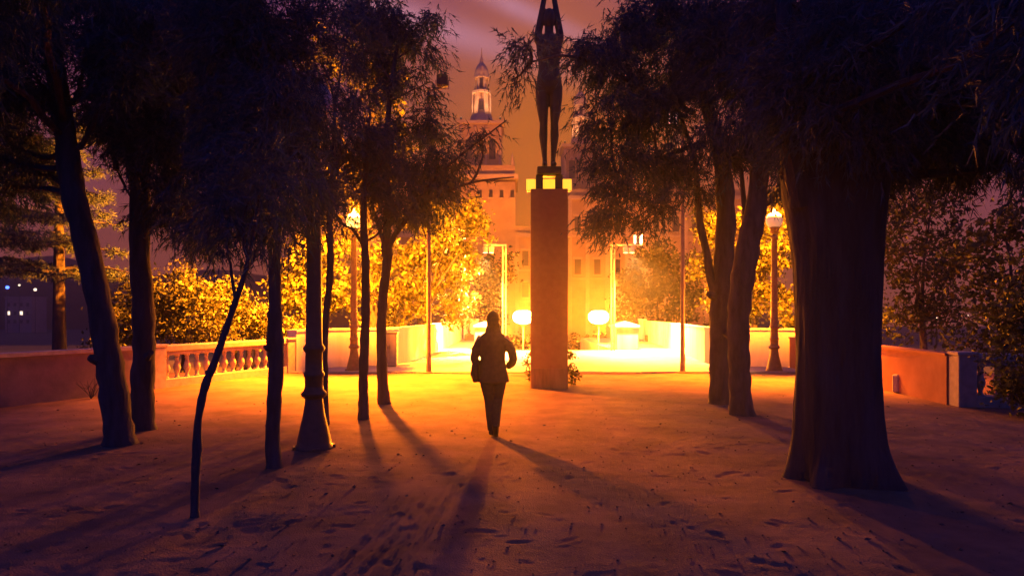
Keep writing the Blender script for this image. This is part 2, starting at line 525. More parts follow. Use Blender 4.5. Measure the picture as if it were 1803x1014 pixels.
# ------------------------------------------------------------------ walls and balustrades
def unit(a, b):
    d = np.array(b[:2]) - np.array(a[:2]); L = np.linalg.norm(d)
    return d / L, L
LP_ = G(273, 684)[:2]
LE_ = G(505, 656)[:2]
ldir, llen = unit(LP_, LE_)
WH = .94
def wall(name, label, path, h, th, m, mcap, cap=(.06, .07)):
    base = path[0]
    t = thing(name, label, 'wall', (base[0], base[1], 0))
    loc = [(p[0] - base[0], p[1] - base[1]) for p in path]
    MB().strip(loc, -.6, h - cap[1], th).build('masonry', m, t)
    MB().strip(loc, h - cap[1], h, th + cap[0] * 2).build('coping', mcap, t)
    return t
far = LP_ - ldir * 5.2
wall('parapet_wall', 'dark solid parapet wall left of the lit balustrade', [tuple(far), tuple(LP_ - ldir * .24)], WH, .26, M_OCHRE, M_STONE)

def baluster_mesh():
    prof = [(.062, .0), (.062, .035), (.045, .05), (.034, .085), (.05, .15), (.075, .215), (.078, .25), (.066, .31), (.045, .38), (.036, .43), (.045, .45), (.05, .47), (.037, .49), (.06, .515), (.06, .55)]
    return MB().lathe(prof, seg=12).mesh('baluster', M_STONE, True)
BAL = baluster_mesh()
def balustrade(label, a, b, n, endposts=(True, True)):
    d, L = unit(a, b)
    rz = math.atan2(d[1], d[0])
    t = thing('balustrade', label, 'balustrade', (a[0], a[1], 0), rz)
    MB().bbox((L / 2, 0, .08), (L, .30, .22), .012).build('base_course', M_STONE, t)
    MB().bbox((L / 2, 0, .745), (L - .3, .2, .07), .01).build('under_rail', M_STONE, t)
    MB().bbox((L / 2, 0, .86), (L - .3, .30, .15), .025).build('top_rail', M_STONE, t)
    for e, x in zip(endposts, (0, L)):
        if e:
            p = MB().bbox((x, 0, .44), (.3, .34, .90), .012).build('post', M_STONE, t)
            MB().bbox((x, 0, .925), (.34, .38, .07), .014).build('post_cap', M_STONE, p)
    for i in range(n):
        x = .15 + (L - .3) * (i + .5) / n
        link('baluster', BAL, t, (x, 0, .17), random.uniform(0, 6))
    return t
balustrade('lit stone balustrade with bulbous balusters left of the sapling trunks', LP_, LE_, 14)

LW = [tuple(LE_ + ldir * .2), (-5.6, 19.5), (-4.9, 20.0), (-4.2, 20.3), (-3.75, 20.8), (-3.58, 21.6), (-3.42, 24), (-3.28, 28), (-3.2, 33), (-3.15, 39.4)]
wall('curved_wall', 'white rendered wall curving back behind the left street lamp', LW, 1.17, .3, M_WHITE, M_WHITE, (.02, .06))
RW = [(7.98, 39.0), (7.6, 33), (7.05, 27), (6.55, 22.5), (6.4, 21.2), (6.6, 20.4), (7.2, 20.0), (7.9, 19.9), (8.55, 19.7)]
wall('curved_wall', 'white rendered wall curving back behind the right street lamp', RW, 1.17, .3, M_WHITE, M_WHITE, (.02, .06))
RA = np.array((8.42, 19.5)); RB = np.array((7.95, 11.75))
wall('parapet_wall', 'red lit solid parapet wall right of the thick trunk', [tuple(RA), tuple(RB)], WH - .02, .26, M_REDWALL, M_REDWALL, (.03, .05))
RC = RB + np.array((.02, -.2)); RD = np.array((11.6, 11.1))
balustrade('shadowed stone balustrade at the right edge beside the red wall', RC, RD, 12)

# grey cabinet against the curved wall
c = G(674, 656)
t = thing('utility_cabinet', 'grey metal cabinet standing against the left white wall', 'cabinet', (-3.72, 19.9, .012))
MB().bbox((0, 0, .52), (.46, .3, 1.0), .015).build('cabinet_body', M_CAB, t)
MB().bbox((0, 0, 1.035), (.52, .36, .035), .008).build('roof_plate', M_CAB, t)
for sx in (-1, 1):
    dr = MB().bbox((sx * .105, -.158, .56), (.195, .016, .86), .005).build('door', M_CAB, t)
    MB().bbox((sx * .03, -.173, .58), (.018, .018, .09), .004).build('handle', M_BLACK, dr)
MB().box((0, 0, .03), (.40, .26, .06)).build('foot', M_BLACK, t)
# small utility box in front of the red wall
c = G(1581, 691)
t = thing('utility_box', 'small pale box with round socket at foot of red wall', 'utility box', (c[0], c[1], 0), math.radians(28))
MB().bbox((0, 0, .19), (.20, .15, .38), .03).build('box_body', M_BOX, t)
MB().bbox((0, -.08, .2), (.105, .02, .19), .01).build('socket_plate', M_CAB, t)
MB().lathe([(.03, 0), (.03, .02), (.02, .022)], seg=12).build('socket', M_BLACK, t, loc=(0, -.09, .2)).rotation_euler = (math.radians(90), 0, 0)

# stair piers flanking the stair well, gate piers and urns at the far end
def pier(label, x, d, w, h, dep):
    t = thing('stair_pier', label, 'pier', (x, d, .012), 0, 'stair piers')
    MB().bbox((0, 0, h / 2), (w, dep, h), .015).build('pier_block', M_WHITE, t)
    m = MB(); hw, hd = w / 2 + .06, dep / 2 + .06
    m.v = [(-hw, -hd, 0), (hw, -hd, 0), (hw, hd, 0), (-hw, hd, 0), (-hw, -hd, .09), (hw, -hd, .09), (hw, hd, .09), (-hw, hd, .09), (0, -hd * .3, .27), (0, hd * .3, .27)]
    m.f = [(3, 2, 1, 0), (0, 1, 5, 4), (1, 2, 6, 5), (2, 3, 7, 6), (3, 0, 4, 7), (4, 5, 8), (6, 7, 9), (5, 6, 9, 8), (7, 4, 8, 9)]
    m.build('pier_cap', M_WHITE, t, loc=(0, 0, h))
pier('white stair pier with pitched cap right of the burning lamps', 5.05, 29.4, .95, .98, 1.7)
pier('white stair pier with pitched cap behind the walking person', -1.25, 29.6, .8, .98, 1.5)
def urn(label, x, d):
    t = thing('garden_urn', label, 'urn', (x, d, .012), 0, 'garden urns')
    MB().bbox((0, 0, .17), (.52, .52, .34), .02).build('plinth', M_URN, t)
    MB().lathe([(.16, 0), (.16, .03), (.07, .06), (.06, .14), (.10, .2), (.09, .3), (.05, .36), (.06, .42), (.045, .6), (.07, .66), (.03, .78), (.012, .9)], (0, 0, .34), 12).build('urn_body', M_URN, t, True)
urn('dark urn on plinth at the far end of the left white wall', P(827, 598, 39)[0], 38.6)
urn('dark urn on plinth at the far end of the right white wall', P(1146, 601, 37)[0], 37.2)
def gatewall(label, x0, x1, d):
    t = thing('end_wall', label, 'wall', ((x0 + x1) / 2, d, .012), 0)
    w = x1 - x0
    MB().bbox((0, 0, .58), (w, .25, 1.16), .01).build('masonry', M_WHITE, t)
    MB().bbox((0, 0, 1.2), (w + .08, .33, .08), .01).build('coping', M_WHITE, t)
gatewall('short bright end wall behind the left urn', -3.0, P(842, 600, 40)[0], 40.5)
gatewall('short bright end wall behind the right urn', P(1128, 600, 39)[0], 8.1, 39.6)

# ------------------------------------------------------------------ lamps
def point(parent, loc, power, color, radius=.12, name='lamp_light'):
    l = bpy.data.lights.new(name, 'POINT')
    l.energy = power; l.color = color; l.shadow_soft_size = radius
    o = bpy.data.objects.new(name, l); COL.objects.link(o)
    o.location = tuple(loc); o.parent = parent
    return o
def spot(parent, loc, target, power, color, angle=70, radius=.1, blend=.6):
    l = bpy.data.lights.new('spot_light', 'SPOT')
    l.energy = power; l.color = color; l.shadow_soft_size = radius
    l.spot_size = math.radians(angle); l.spot_blend = blend
    o = bpy.data.objects.new('spot_light', l); COL.objects.link(o)
    o.location = tuple(loc)
    o.rotation_euler = (Vector(target) - Vector(loc)).to_track_quat('-Z', 'Y').to_euler()
    o.parent = parent
    return o

# cast iron street lamps
base_prof = [(.225, 0), (.225, .04), (.205, .06), (.195, .12), (.165, .26), (.128, .42), (.108, .56), (.105, .62)]
ring_prof = [(.118, .0), (.15, .03), (.155, .06), (.12, .1), (.108, .14)]
shaft_prof = [(.106, .0), (.11, .12), (.125, .14), (.125, .17), (.104, .2), (.10, .42), (.125, .45), (.128, .49), (.10, .53), (.094, .9), (.085, 2.2), (.078, 2.95), (.10, 2.98), (.10, 3.02), (.075, 3.06)]
head_prof = [(.06, .0), (.06, .06), (.12, .1), (.125, .16), (.16, .2), (.165, .23), (.13, .24)]
def street_lamp(label, loc, iron, globe, group='cast iron street lamps'):
    t = thing('street_lamp', label, 'street lamp', loc, 0, group)
    MB().lathe(base_prof, (0, 0, 0), 20).build('base', iron, t, True)
    MB().lathe(ring_prof, (0, 0, .61), 20).build('ring', iron, t, True)
    MB().lathe(shaft_prof, (0, 0, .74), 16).build('shaft', iron, t, True)
    hd = MB().lathe(head_prof, (0, 0, 3.79), 16).build('lamp_head', iron, t, True)
    MB().ell((0, 0, 4.22), (.225, .225, .235), 18, 12).build('globe', globe, t, True)
    MB().lathe([(.07, 0), (.08, .03), (.03, .06), (.012, .13)], (0, 0, 4.44), 12).build('finial', iron, t, True)
    for k in range(4):
        a = k * math.pi / 2 + .4
        MB().bbox((math.cos(a) * .205, math.sin(a) * .205, .02), (.09, .09, .04), .008, a).build('foot', iron, t)
    return t
g = G(553, 789)
street_lamp('large dark cast iron street lamp among the left saplings', (g[0], g[1], 0), M_IRON, M_GLOBE_OFF)
g = G(627, 651)
sl = street_lamp('burning street lamp with brown post before left white wall', (g[0], g[1] - .25, .012), M_PAINTPOST, M_GLOBE_LIT)
SLL = point(sl, (0, 0, 4.62), 900, LAMP_GOLD, .1)
spot(sl, (0, -.02, 4.70), (.5, -1.0, 0), 80000, LAMP_GOLD, 112, .1, 1.0)
spot(sl, (0, -.05, 4.66), (2.9, -6.2, 0), 26000, LAMP_GOLD, 37, .2, 1.0)
spot(sl, (0, .05, 4.66), (-.55, 1.0, 4.5), 95000, LAMP_GOLD, 142, .1, .3)
g = G(1357, 652)
sr = street_lamp('pale globe street lamp with brown post before right white wall', (g[0], g[1] - .25, .012), M_PAINTPOST, M_GLOBE_DIM)
SRL = point(sr, (0, 0, 4.62), 300, LAMP_GOLD, .1)
spot(sr, (0, -.02, 4.70), (-.3, -.3, 0), 46000, LAMP_GOLD, 110, .1, 1.0)  # added beam to brighten the right wall; this globe hardly casts light
spot(sr, (0, .05, 4.66), (.1, 1.0, 4.70), 30000, LAMP_GOLD, 165, .1, .3)  # added beam to brighten the trees behind the right wall

# tall floodlight masts
def mast(label, px, py, h, side, hx, lit):
    g = G(px, py)
    t = thing('floodlight_mast', label, 'light pole', (g[0], g[1], .0), 0, 'tall floodlight masts')
    MB().lathe([(.075, 0), (.07, .5), (.062, .52), (.05, h - .05), (.05, h)], (0, 0, 0), 12).build('pole', M_STEEL, t, True)
    MB().bbox((0, 0, .02), (.26, .26, .04), .008).build('base_plate', M_STEEL, t)
    MB().tube([(0, 0, h - .1), (side * hx, 0, h - .02)], .03, 8).build('bracket', M_STEEL, t)
    MB().tube([(0, 0, h * .3 + .3), (0, 0, h * .3 + .42)], .075, 10).build('clamp', M_STEEL, t)
    hd = MB().bbox((side * (hx + .02), -.02, h + .17), (.30, .22, .34), .04).build('floodlight', M_BLACK, t)
    MB().bbox((side * (hx + .02), -.14, h + .17), (.25, .02, .28), .006).build('lens', M_PINKLENS if lit else M_BLACK, hd)
    MB().tube([(side * (hx + .19), 0, h + .2), (side * (hx + .19), 0, h - .04), (side * (hx - .16), 0, h - .04), (side * (hx - .16), 0, h + .2)], .014, 6).build('yoke', M_STEEL, hd)
    return t
mast('tall thin pole with black floodlight left of the walking person', 755, 657, 7.75, 1, .35, False)
mast('tall thin pole with pale floodlight right of the red pedestal', 1202, 656, 6.75, -1, .27, True)

# white posts with side arms and spotlights on the terrace
def whitepost(label, px, side, tubes):
    d = 28.0
    p = P(px, 617, d)
    t = thing('spotlight_post', label, 'light post', (p[0], d, .012), 0, 'white spotlight posts')
    H = 4.55
    for s_ in (-1, 1):
        MB().bbox((s_ * .065, 0, H / 2), (.055, .09, H), .008).build('upright', M_WSTEEL, t)
    for i in range(6):
        MB().box((0, 0, .4 + i * .75), (.072, .04, .04)).build('tie', M_WSTEEL, t)
    MB().bbox((side * .42, 0, H - .03), (.95, .08, .07), .008).build('arm', M_WSTEEL, t)
    for i, ax in enumerate((.55, .82)):
        sp = MB().lathe([(.05, 0), (.1, .03), (.12, .2), (.125, .24), (.05, .27)], (side * ax, 0, H - .36), 12).build('spotlight', M_WSTEEL, t, True)
        MB().lathe([(.11, 0), (.11, .012)], (side * ax, 0, H - .372), 12).build('lens', M_SPOT, sp)
    if tubes:
        for ax in (.95, 1.2):
            MB().bbox((side * ax, 0, H + .22), (.11, .10, .40), .03).build('lamp_tube', M_SPOT, t)
        MB().bbox((side * 1.0, 0, H - .03), (.5, .06, .05), .006).build('lamp_bar', M_WSTEEL, t)
    return t
wl = whitepost('white spotlight post left of pedestal, arm to the left', 888, -1, False)
wr = whitepost('white spotlight post right of pedestal with two lit tubes', 1079, 1, True)
spot(wl, (-.85, -.1, 4.1), (-1.6, -1.6, 0), 30000, PALE, 104, .1)
spot(wr, (.85, -.1, 4.1), (1.6, -1.6, 0), 30000, PALE, 104, .1)

spot(wl, (-1.0, -.3, 4.0), (-2.0, .0, 4.0), 18000, (1, .33, .05), 156, .1, .2)
spot(wr, (1.25, -.4, 5.1), (2.25, -.1, 5.0), 15000, (1, .33, .05), 156, .1, .2)
# the two burning lamps in the stair well
def burning(label, px, d=33.0):
    z = P(px, 558, d)
    t = thing('burning_lamp', label, 'lamp', (z[0], d, -6.0), 0, 'burning stair lamps')
    zl = z[2] + 6.0
    MB().lathe([(.12, 0), (.10, .3), (.022, .34), (.018, zl - .33)], (0, 0, 0), 10).build('pole', M_WSTEEL, t, True)
    MB().lathe([(.05, 0), (.2, .03), (.22, .06), (.05, .08)], (0, 0, zl - .40), 12).build('lamp_seat', M_WSTEEL, t, True)
    prof = [(max(.01, .31 * math.sin(math.pi * i / 16)), -.31 * math.cos(math.pi * i / 16)) for i in range(17)]
    m = MB().lathe(prof, (0, 0, 0), 20)
    m.v = [(x + (.2 if x > 0 else -.2), y, zz) for x, y, zz in m.v]
    m.build('lamp_glass', M_LAMP, t, True, (0, 0, zl))
    return t, zl
bl, zb = burning('burning oval lamp on thin pole left of the red pedestal', 921)
br, _ = burning('burning oval lamp on thin pole right of the red pedestal', 1054)
BL = point(bl, (0, -.5, zb + .1), 25000, SODIUM, .3)
BR = point(br, (0, -.5, zb + .1), 25000, SODIUM, .3)

# ------------------------------------------------------------------ pedestal and statue
PD = 14.1
pc = P(968, 685, PD)
pw = 66 / F * PD
t = thing('pedestal', 'tall square red stone pedestal under the bronze statue', 'pedestal', (pc[0], PD + pw / 2, 0), math.radians(-1.5))
ph = (685 - 333) / F * PD
for sx in (-1, 1):
    MB().bbox((sx * pw * .251, 0, .21), (pw * .498, pw, .46), .006).build('plinth_block', M_PLINTH, t)
MB().bbox((0, 0, .44 + (ph - .44) / 2 + .003), (pw * .992, pw * .992, ph - .44), .006).build('shaft', M_PED, t)
pz = ph
# slab behind the statue's stubs; emission stands in for lamplight falling on it
lt = thing('glow_slab', 'painted yellow glow of the horizontal lit slab under the statue plate', 'lit slab', (pc[0] + .005, PD + pw * .62, pz))
wid = 83 / F * PD
MB().bbox((0, 0, .165), (wid, .16, .27), .01).build('slab_core', M_SLAB, lt)
MB().bbox((.0, -.086, .165), (wid - .01, .012, .255), .004).build('slab_glow', M_SLABGLOW, lt)
MB().box((0, 0, .016), (.3, .12, .03)).build('slab_foot', M_SLAB, lt)

def remesh_obj(mb, name, m, parent, vox, loc=(0, 0, 0), smooth=6):
    o = link(name, mb.mesh(name, m, False), parent, loc)
    r = o.modifiers.new('remesh', 'REMESH')
    r.mode = 'VOXEL'; r.voxel_size = vox; r.use_smooth_shade = True
    s = o.modifiers.new('smooth', 'SMOOTH'); s.factor = .5; s.iterations = smooth
    dg = bpy.context.evaluated_depsgraph_get()
    me2 = bpy.data.meshes.new_from_object(o.evaluated_get(dg))
    o.modifiers.clear()
    o.data = me2
    if not me2.materials:
        me2.materials.append(m)
    me2.polygons.foreach_set('use_smooth', [True] * len(me2.polygons))
    return o

st = thing('statue', 'dark bronze statue of a nude figure with raised arms', 'statue', (pc[0], PD + pw * .36, pz + .002))
for sx in (-1, 1):
    MB().bbox((sx * .215, 0, .17), (.155, .26, .34), .012).build('support_block', M_BRONZE, st)
MB().bbox((-.005, 0, .42), (.52, .46, .16), .015).build('base_plate', M_BRONZE, st)
# figure, heights in metres above the base plate; real figure 3.3 m
b = MB()
S = 3.52 / 1.75
def sp_(x, y, z):
    return (x * S * .84, y * S, z * S)
def rr(*a):
    return [(q[0] * S * .84, q[1] * S) if isinstance(q, tuple) else q * S * .88 for q in a]
# torso
b.tube([sp_(0, 0, z) for z in (.80, .86, .93, 1.0, 1.08, 1.18, 1.28, 1.36, 1.43, 1.47)],
       rr((.10, .07), (.155, .10), (.165, .115), (.155, .105), (.138, .09), (.142, .1), (.162, .115), (.170, .11), (.12, .085), (.06, .06)), 20)
# neck and head
b.tube([sp_(0, 0, 1.42), sp_(0, -.01, 1.5), sp_(0, -.015, 1.56)], rr(.062, .055, .055), 12)
b.ell(sp_(0, -.02, 1.63), (.064 * S, .09 * S, .112 * S), 16, 12)
b.ell(sp_(0, .05, 1.64), (.06 * S, .05 * S, .07 * S), 12, 8)
for s in (-1, 1):
    # legs
    b.tube([sp_(s * .085, 0, .90), sp_(s * .088, 0, .78), sp_(s * .082, -.01, .62), sp_(s * .070, -.01, .49), sp_(s * .074, .015, .36), sp_(s * .066, .015, .24), sp_(s * .055, .01, .10), sp_(s * .055, .005, .03)],
           rr(.09, .084, .069, .05, .055, .043, .03, .036), 14)
    b.tube([sp_(s * .055, .04, .03), sp_(s * .06, -.05, .03), sp_(s * .072, -.13, .02)], rr((.036, .03), (.042, .03), (.03, .016)), 10)
    b.ell(sp_(s * .085, .065, .87), (.075 * S, .07 * S, .085 * S), 12, 8)
    # raised arms: shoulder, elbow out, hands meet above the head
    b.tube([sp_(s * .13, 0, 1.38), sp_(s * .142, 0, 1.47), sp_(s * .118, -.01, 1.60), sp_(s * .088, -.02, 1.74)], rr(.06, .05, .042, .036), 12)
    b.tube([sp_(s * .090, -.02, 1.73), sp_(s * .062, -.02, 1.86), sp_(s * .042, -.02, 1.97)], rr(.037, .033, .025), 12)
    b.tube([sp_(s * .052, -.02, 1.96), sp_(s * .026, -.02, 2.03), sp_(s * .02, -.02, 2.07)], rr((.03, .02), (.038, .02), (.03, .016)), 10)
    for k in range(4):
        b.tube([sp_(s * .02, -.04 + .014 * k, 2.05), sp_(s * .012, -.045 + .015 * k, 2.12), sp_(s * .002, -.045 + .015 * k, 2.155 - .006 * abs(k - 1.3))], rr(.0095, .009, .007), 6)
    b.tube([sp_(s * .035, -.035, 2.0), sp_(s * .02, -.062, 2.05), sp_(s * .008, -.068, 2.085)], rr(.012, .011, .008), 6)
fig = remesh_obj(b, 'figure', M_BRONZE, st, .022, (0, 0, .50), 4)

# ------------------------------------------------------------------ walking person, seen from behind
g = G(868, 766)
pt = thing('person', 'person in dark jacket and jeans walking away towards the pedestal', 'person', (g[0], g[1], 0), math.radians(-3))
b = MB()      # body: head, neck, torso, arms, legs and hands as one surface
b.tube([(0, 0, z) for z in (.80, .88, .96, 1.05, 1.15, 1.25, 1.33, 1.38)], [(.12, .09), (.165, .11), (.16, .11), (.135, .095), (.145, .1), (.165, .105), (.15, .09), (.07, .06)], 18)
b.tube([(0, 0, 1.34), (0, .01, 1.44), (0, .015, 1.50)], [.06, .052, .055], 12)
b.ell((.0, .02, 1.545), (.074, .092, .105), 16, 12)
b.ell((0, .105, 1.525), (.014, .02, .022), 8, 6)        # nose (faces away)
for s in (-1, 1):
    b.ell((s * .075, .012, 1.54), (.012, .025, .032), 8, 6)   # ears
# legs: weight on the left leg, right heel lifting
b.tube([(-.075, 0, .88), (-.075, .01, .70), (-.045, .015, .48), (-.03, -.02, .30), (-.015, -.02, .08)], [.098, .086, .06, .055, .036], 14)
b.tube([(.075, 0, .88), (.075, .02, .70), (.055, .03, .48), (.045, -.06, .30), (.045, -.13, .15)], [.098, .086, .06, .055, .036], 14)
for s, ex in ((-1, -.25), (1, .275)):
    b.tube([(s * .15, 0, 1.32), (s * .19, -.01, 1.26), (ex * .9, -.03, 1.14), (ex, -.03, 1.04)], [.055, .052, .043, .04], 12)
    b.tube([(ex, -.03, 1.05), (ex * .93, .06, .97), (ex * .74, .14, .93)], [.04, .036, .028], 12)
    hx, hy, hz = ex * .70, .155, .925
    b.ell((hx, hy, hz), (.035, .045, .03), 10, 8)
    for k in range(4):
        b.tube([(hx, hy + .02, hz + .02 - .014 * k), (hx - s * .035, hy + .055, hz + .015 - .015 * k), (hx - s * .065, hy + .05, hz + .005 - .015 * k)], [.0095, .009, .007], 6)
    b.tube([(hx, hy + .01, hz + .03), (hx - s * .02, hy + .025, hz + .055), (hx - s * .045, hy + .035, hz + .06)], [.011, .01, .008], 6)
remesh_obj(b, 'body', M_SKIN, pt, .010, smooth=2)
b = MB()      # jacket: flared below the waist, sleeves to the wrists
b.tube([(0, -.01, z) for z in (.72, .80, .90, 1.0, 1.1, 1.2, 1.29, 1.35, 1.40)],
       [(.222, .16), (.208, .155), (.184, .14), (.165, .125), (.168, .125), (.188, .13), (.196, .122), (.152, .10), (.085, .08)], 22)
b.tube([(0, -.005, 1.35), (0, .0, 1.47)], [(.115, .10), .088], 14)
for s, ex in ((-1, -.25), (1, .275)):
    b.tube([(s * .10, -.01, 1.30), (s * .17, -.01, 1.255), (ex * .92, -.03, 1.14), (ex * 1.0, -.03, 1.03), (ex * .93, .04, .97), (ex * .72, .13, .915)], [.06, .066, .062, .058, .056, .046], 14)
remesh_obj(b, 'jacket', M_JACKET, pt, .012, smooth=3)
b = MB()
b.tube([(0, 0, .70), (0, 0, .80), (0, 0, .9)], [(.15, .11), (.175, .125), (.175, .12)], 16)
b.tube([(-.075, 0, .86), (-.078, .01, .70), (-.048, .015, .48), (-.032, -.02, .30), (-.015, -.02, .07)], [.112, .10, .074, .066, .055], 14)
b.tube([(.075, 0, .86), (.078, .02, .70), (.058, .03, .48), (.047, -.06, .30), (.045, -.13, .14)], [.112, .10, .074, .066, .055], 14)
remesh_obj(b, 'trousers', M_JEANS, pt, .011, smooth=2)
b = MB(); b.ell((0, 0, 1.562), (.088, .104, .108), 16, 12); b.ell((0, -.03, 1.50), (.085, .078, .09), 14, 10)
b.ell((.03, -.02, 1.47), (.07, .06, .06), 12, 8)
remesh_obj(b, 'hair', M_HAIR, pt, .011, smooth=6)
for s, x, y, z, tilt in ((-1, -.015, .03, .0, 0), (1, .045, -.15, .075, -50)):
    m = MB().tube([(0, -.09, .045), (0, -.02, .05), (0, .08, .04), (0, .16, .03)], [(.036, .04), (.042, .045), (.046, .036), (.03, .02)], 12)
    o = remesh_obj(m, 'shoe', M_SHOE, pt, .008, (x, y, z), 2)
    o.rotation_euler = (math.radians(tilt), 0, 0)
bag = thing('shoulder_bag', 'dark bag hanging at the walking person\'s left hip', 'bag', (g[0] - .235, g[1] - .02, .70), math.radians(14))
m = MB().tube([(0, 0, .02), (-.01, 0, .12), (.0, 0, .24), (.02, 0, .32)], [(.03, .07), (.055, .11), (.05, .10), (.028, .07)], 14)
m.build('pouch', M_BAG, bag, True)
MB().tube([(.015, .04, .30), (.03, .05, .42), (.09, .05, .56), (.12, .02, .62)], .010, 6).build('strap', M_BAG, bag)

# ------------------------------------------------------------------ vegetation
def rot_rand(n):
    v = R.normal(size=(n, 3)); return v / np.linalg.norm(v, axis=1)[:, None]
def needle_blob(c, r, n_twig, k=12, L=.36, nl=.15, w=.010, droop=.8, out=.8, clum=(.07, .19)):
    """drooping feathery twigs: returns triangle vertices"""
    ns = max(6, int(n_twig / 30))
    su = rot_rand(ns) * (R.random(ns)[:, None] ** .4) * R.uniform(.75, 1.18, (ns, 1))
    wch = np.minimum((R.random(n_twig) ** 1.25 * ns).astype(int), ns - 1)
    u = su[wch]
    spread = R.uniform(clum[0], clum[1], ns)[wch][:, None]
    o = c + u * r + R.normal(size=(n_twig, 3)) * spread * np.array([1, 1, .7])
    d = u * np.array([1, 1, .35]) * out + R.normal(size=(n_twig, 3)) * .45
    d[:, 2] -= droop * .45
    d /= np.linalg.norm(d, axis=1)[:, None] + 1e-6
    L_ = L * R.uniform(.5, 1.25, n_twig)
    t = R.random((n_twig, k))
    pos = o[:, None, :] + d[:, None, :] * (t * L_[:, None])[:, :, None]
    pos[:, :, 2] -= droop * .5 * (t ** 2) * L_[:, None]
    nd = d[:, None, :] * .75 + R.normal(size=(n_twig, k, 3)) * .42
    nd[:, :, 2] -= droop * .5
    nd /= np.linalg.norm(nd, axis=2)[:, :, None]
    nn = nl * R.uniform(.5, 1.3, (n_twig, k))
    side = np.cross(nd, rot_rand(n_twig * k).reshape(n_twig, k, 3))
    side /= np.linalg.norm(side, axis=2)[:, :, None] + 1e-6
    ww = w * R.uniform(.6, 1.3, (n_twig, k))
    a = pos - side * ww[:, :, None] * .5
    b = pos + side * ww[:, :, None] * .5
    tip = pos + nd * nn[:, :, None]
    return np.stack([a, b, tip], 2).reshape(-1, 3)
def leaf_blob(c, r, n, size, clump=.28, per=40):
    """broad leaves gathered in clumps near the surface: returns quad vertices"""
    nc = max(3, n // per)
    u = rot_rand(nc) * (R.random(nc)[:, None] ** .35)
    cc = c + u * r
    which = R.integers(0, nc, n)
    o = cc[which] + R.normal(size=(n, 3)) * clump * np.array([1, 1, .75])
    nrm = rot_rand(n) + np.array([0, -.25, .55]) + u[which] * .4
    nrm /= np.linalg.norm(nrm, axis=1)[:, None]
    a = np.cross(nrm, rot_rand(n)); a /= np.linalg.norm(a, axis=1)[:, None] + 1e-6
    b = np.cross(nrm, a)
    s = size * R.uniform(.4, 1.45, n)[:, None]
    fold = nrm * s * .18
    return np.stack([o - a * s * .55, o + b * s * .3 + fold, o + a * s * .6 - fold * .5, o - b * s * .3 + fold], 1).reshape(-1, 3)

def smooth_path(pts, rad, n=5):
    """Catmull-Rom resample"""
    pts = [np.array(p, float) for p in pts]; out = []; ro = []
    for i in range(len(pts) - 1):
        p0 = pts[max(i - 1, 0)]; p1 = pts[i]; p2 = pts[i + 1]; p3 = pts[min(i + 2, len(pts) - 1)]
        for k in range(n):
            t_ = k / n
            out.append(.5 * ((2 * p1) + (-p0 + p2) * t_ + (2 * p0 - 5 * p1 + 4 * p2 - p3) * t_ ** 2 + (-p0 + 3 * p1 - 3 * p2 + p3) * t_ ** 3))
            ro.append(rad[i] * (1 - t_) + rad[i + 1] * t_)
    out.append(pts[-1]); ro.append(rad[-1])
    return out, ro
def limb(mb, a, b, r0, r1, bend=.15, seg=6, n=6, sag=0.0):
    a = np.array(a, float); b = np.array(b, float)
    L = np.linalg.norm(b - a)
    pts = []; off = R.normal(size=3) * bend * L * .4
    for i in range(n + 1):
        t_ = i / n
        p = a + (b - a) * t_ + off * math.sin(math.pi * t_) + R.normal(size=3) * L * .012 * (0 < i < n)
        p[2] += sag * L * math.sin(math.pi * t_)
        pts.append(p)
    mb.tube(pts, [r0 + (r1 - r0) * i / n for i in range(n + 1)], seg, .06)
    return pts

def wrap_tree(name, label, group, base, trunk_mb, crown_mesh_list, barkmat):
    """thing at base; geometry given in world coordinates"""
    t = thing(name, label, 'tree', base, 0, group)
    B = np.array(base, float)
    trunk_mb.v = [tuple(np.array(v_) - B) for v_ in trunk_mb.v]
    trunk_mb.build('trunk', barkmat, t, True)
    for nm, V_, n_, m_ in crown_mesh_list:
        link(nm, soup(nm, V_ - B, n_, m_), t)
    return t

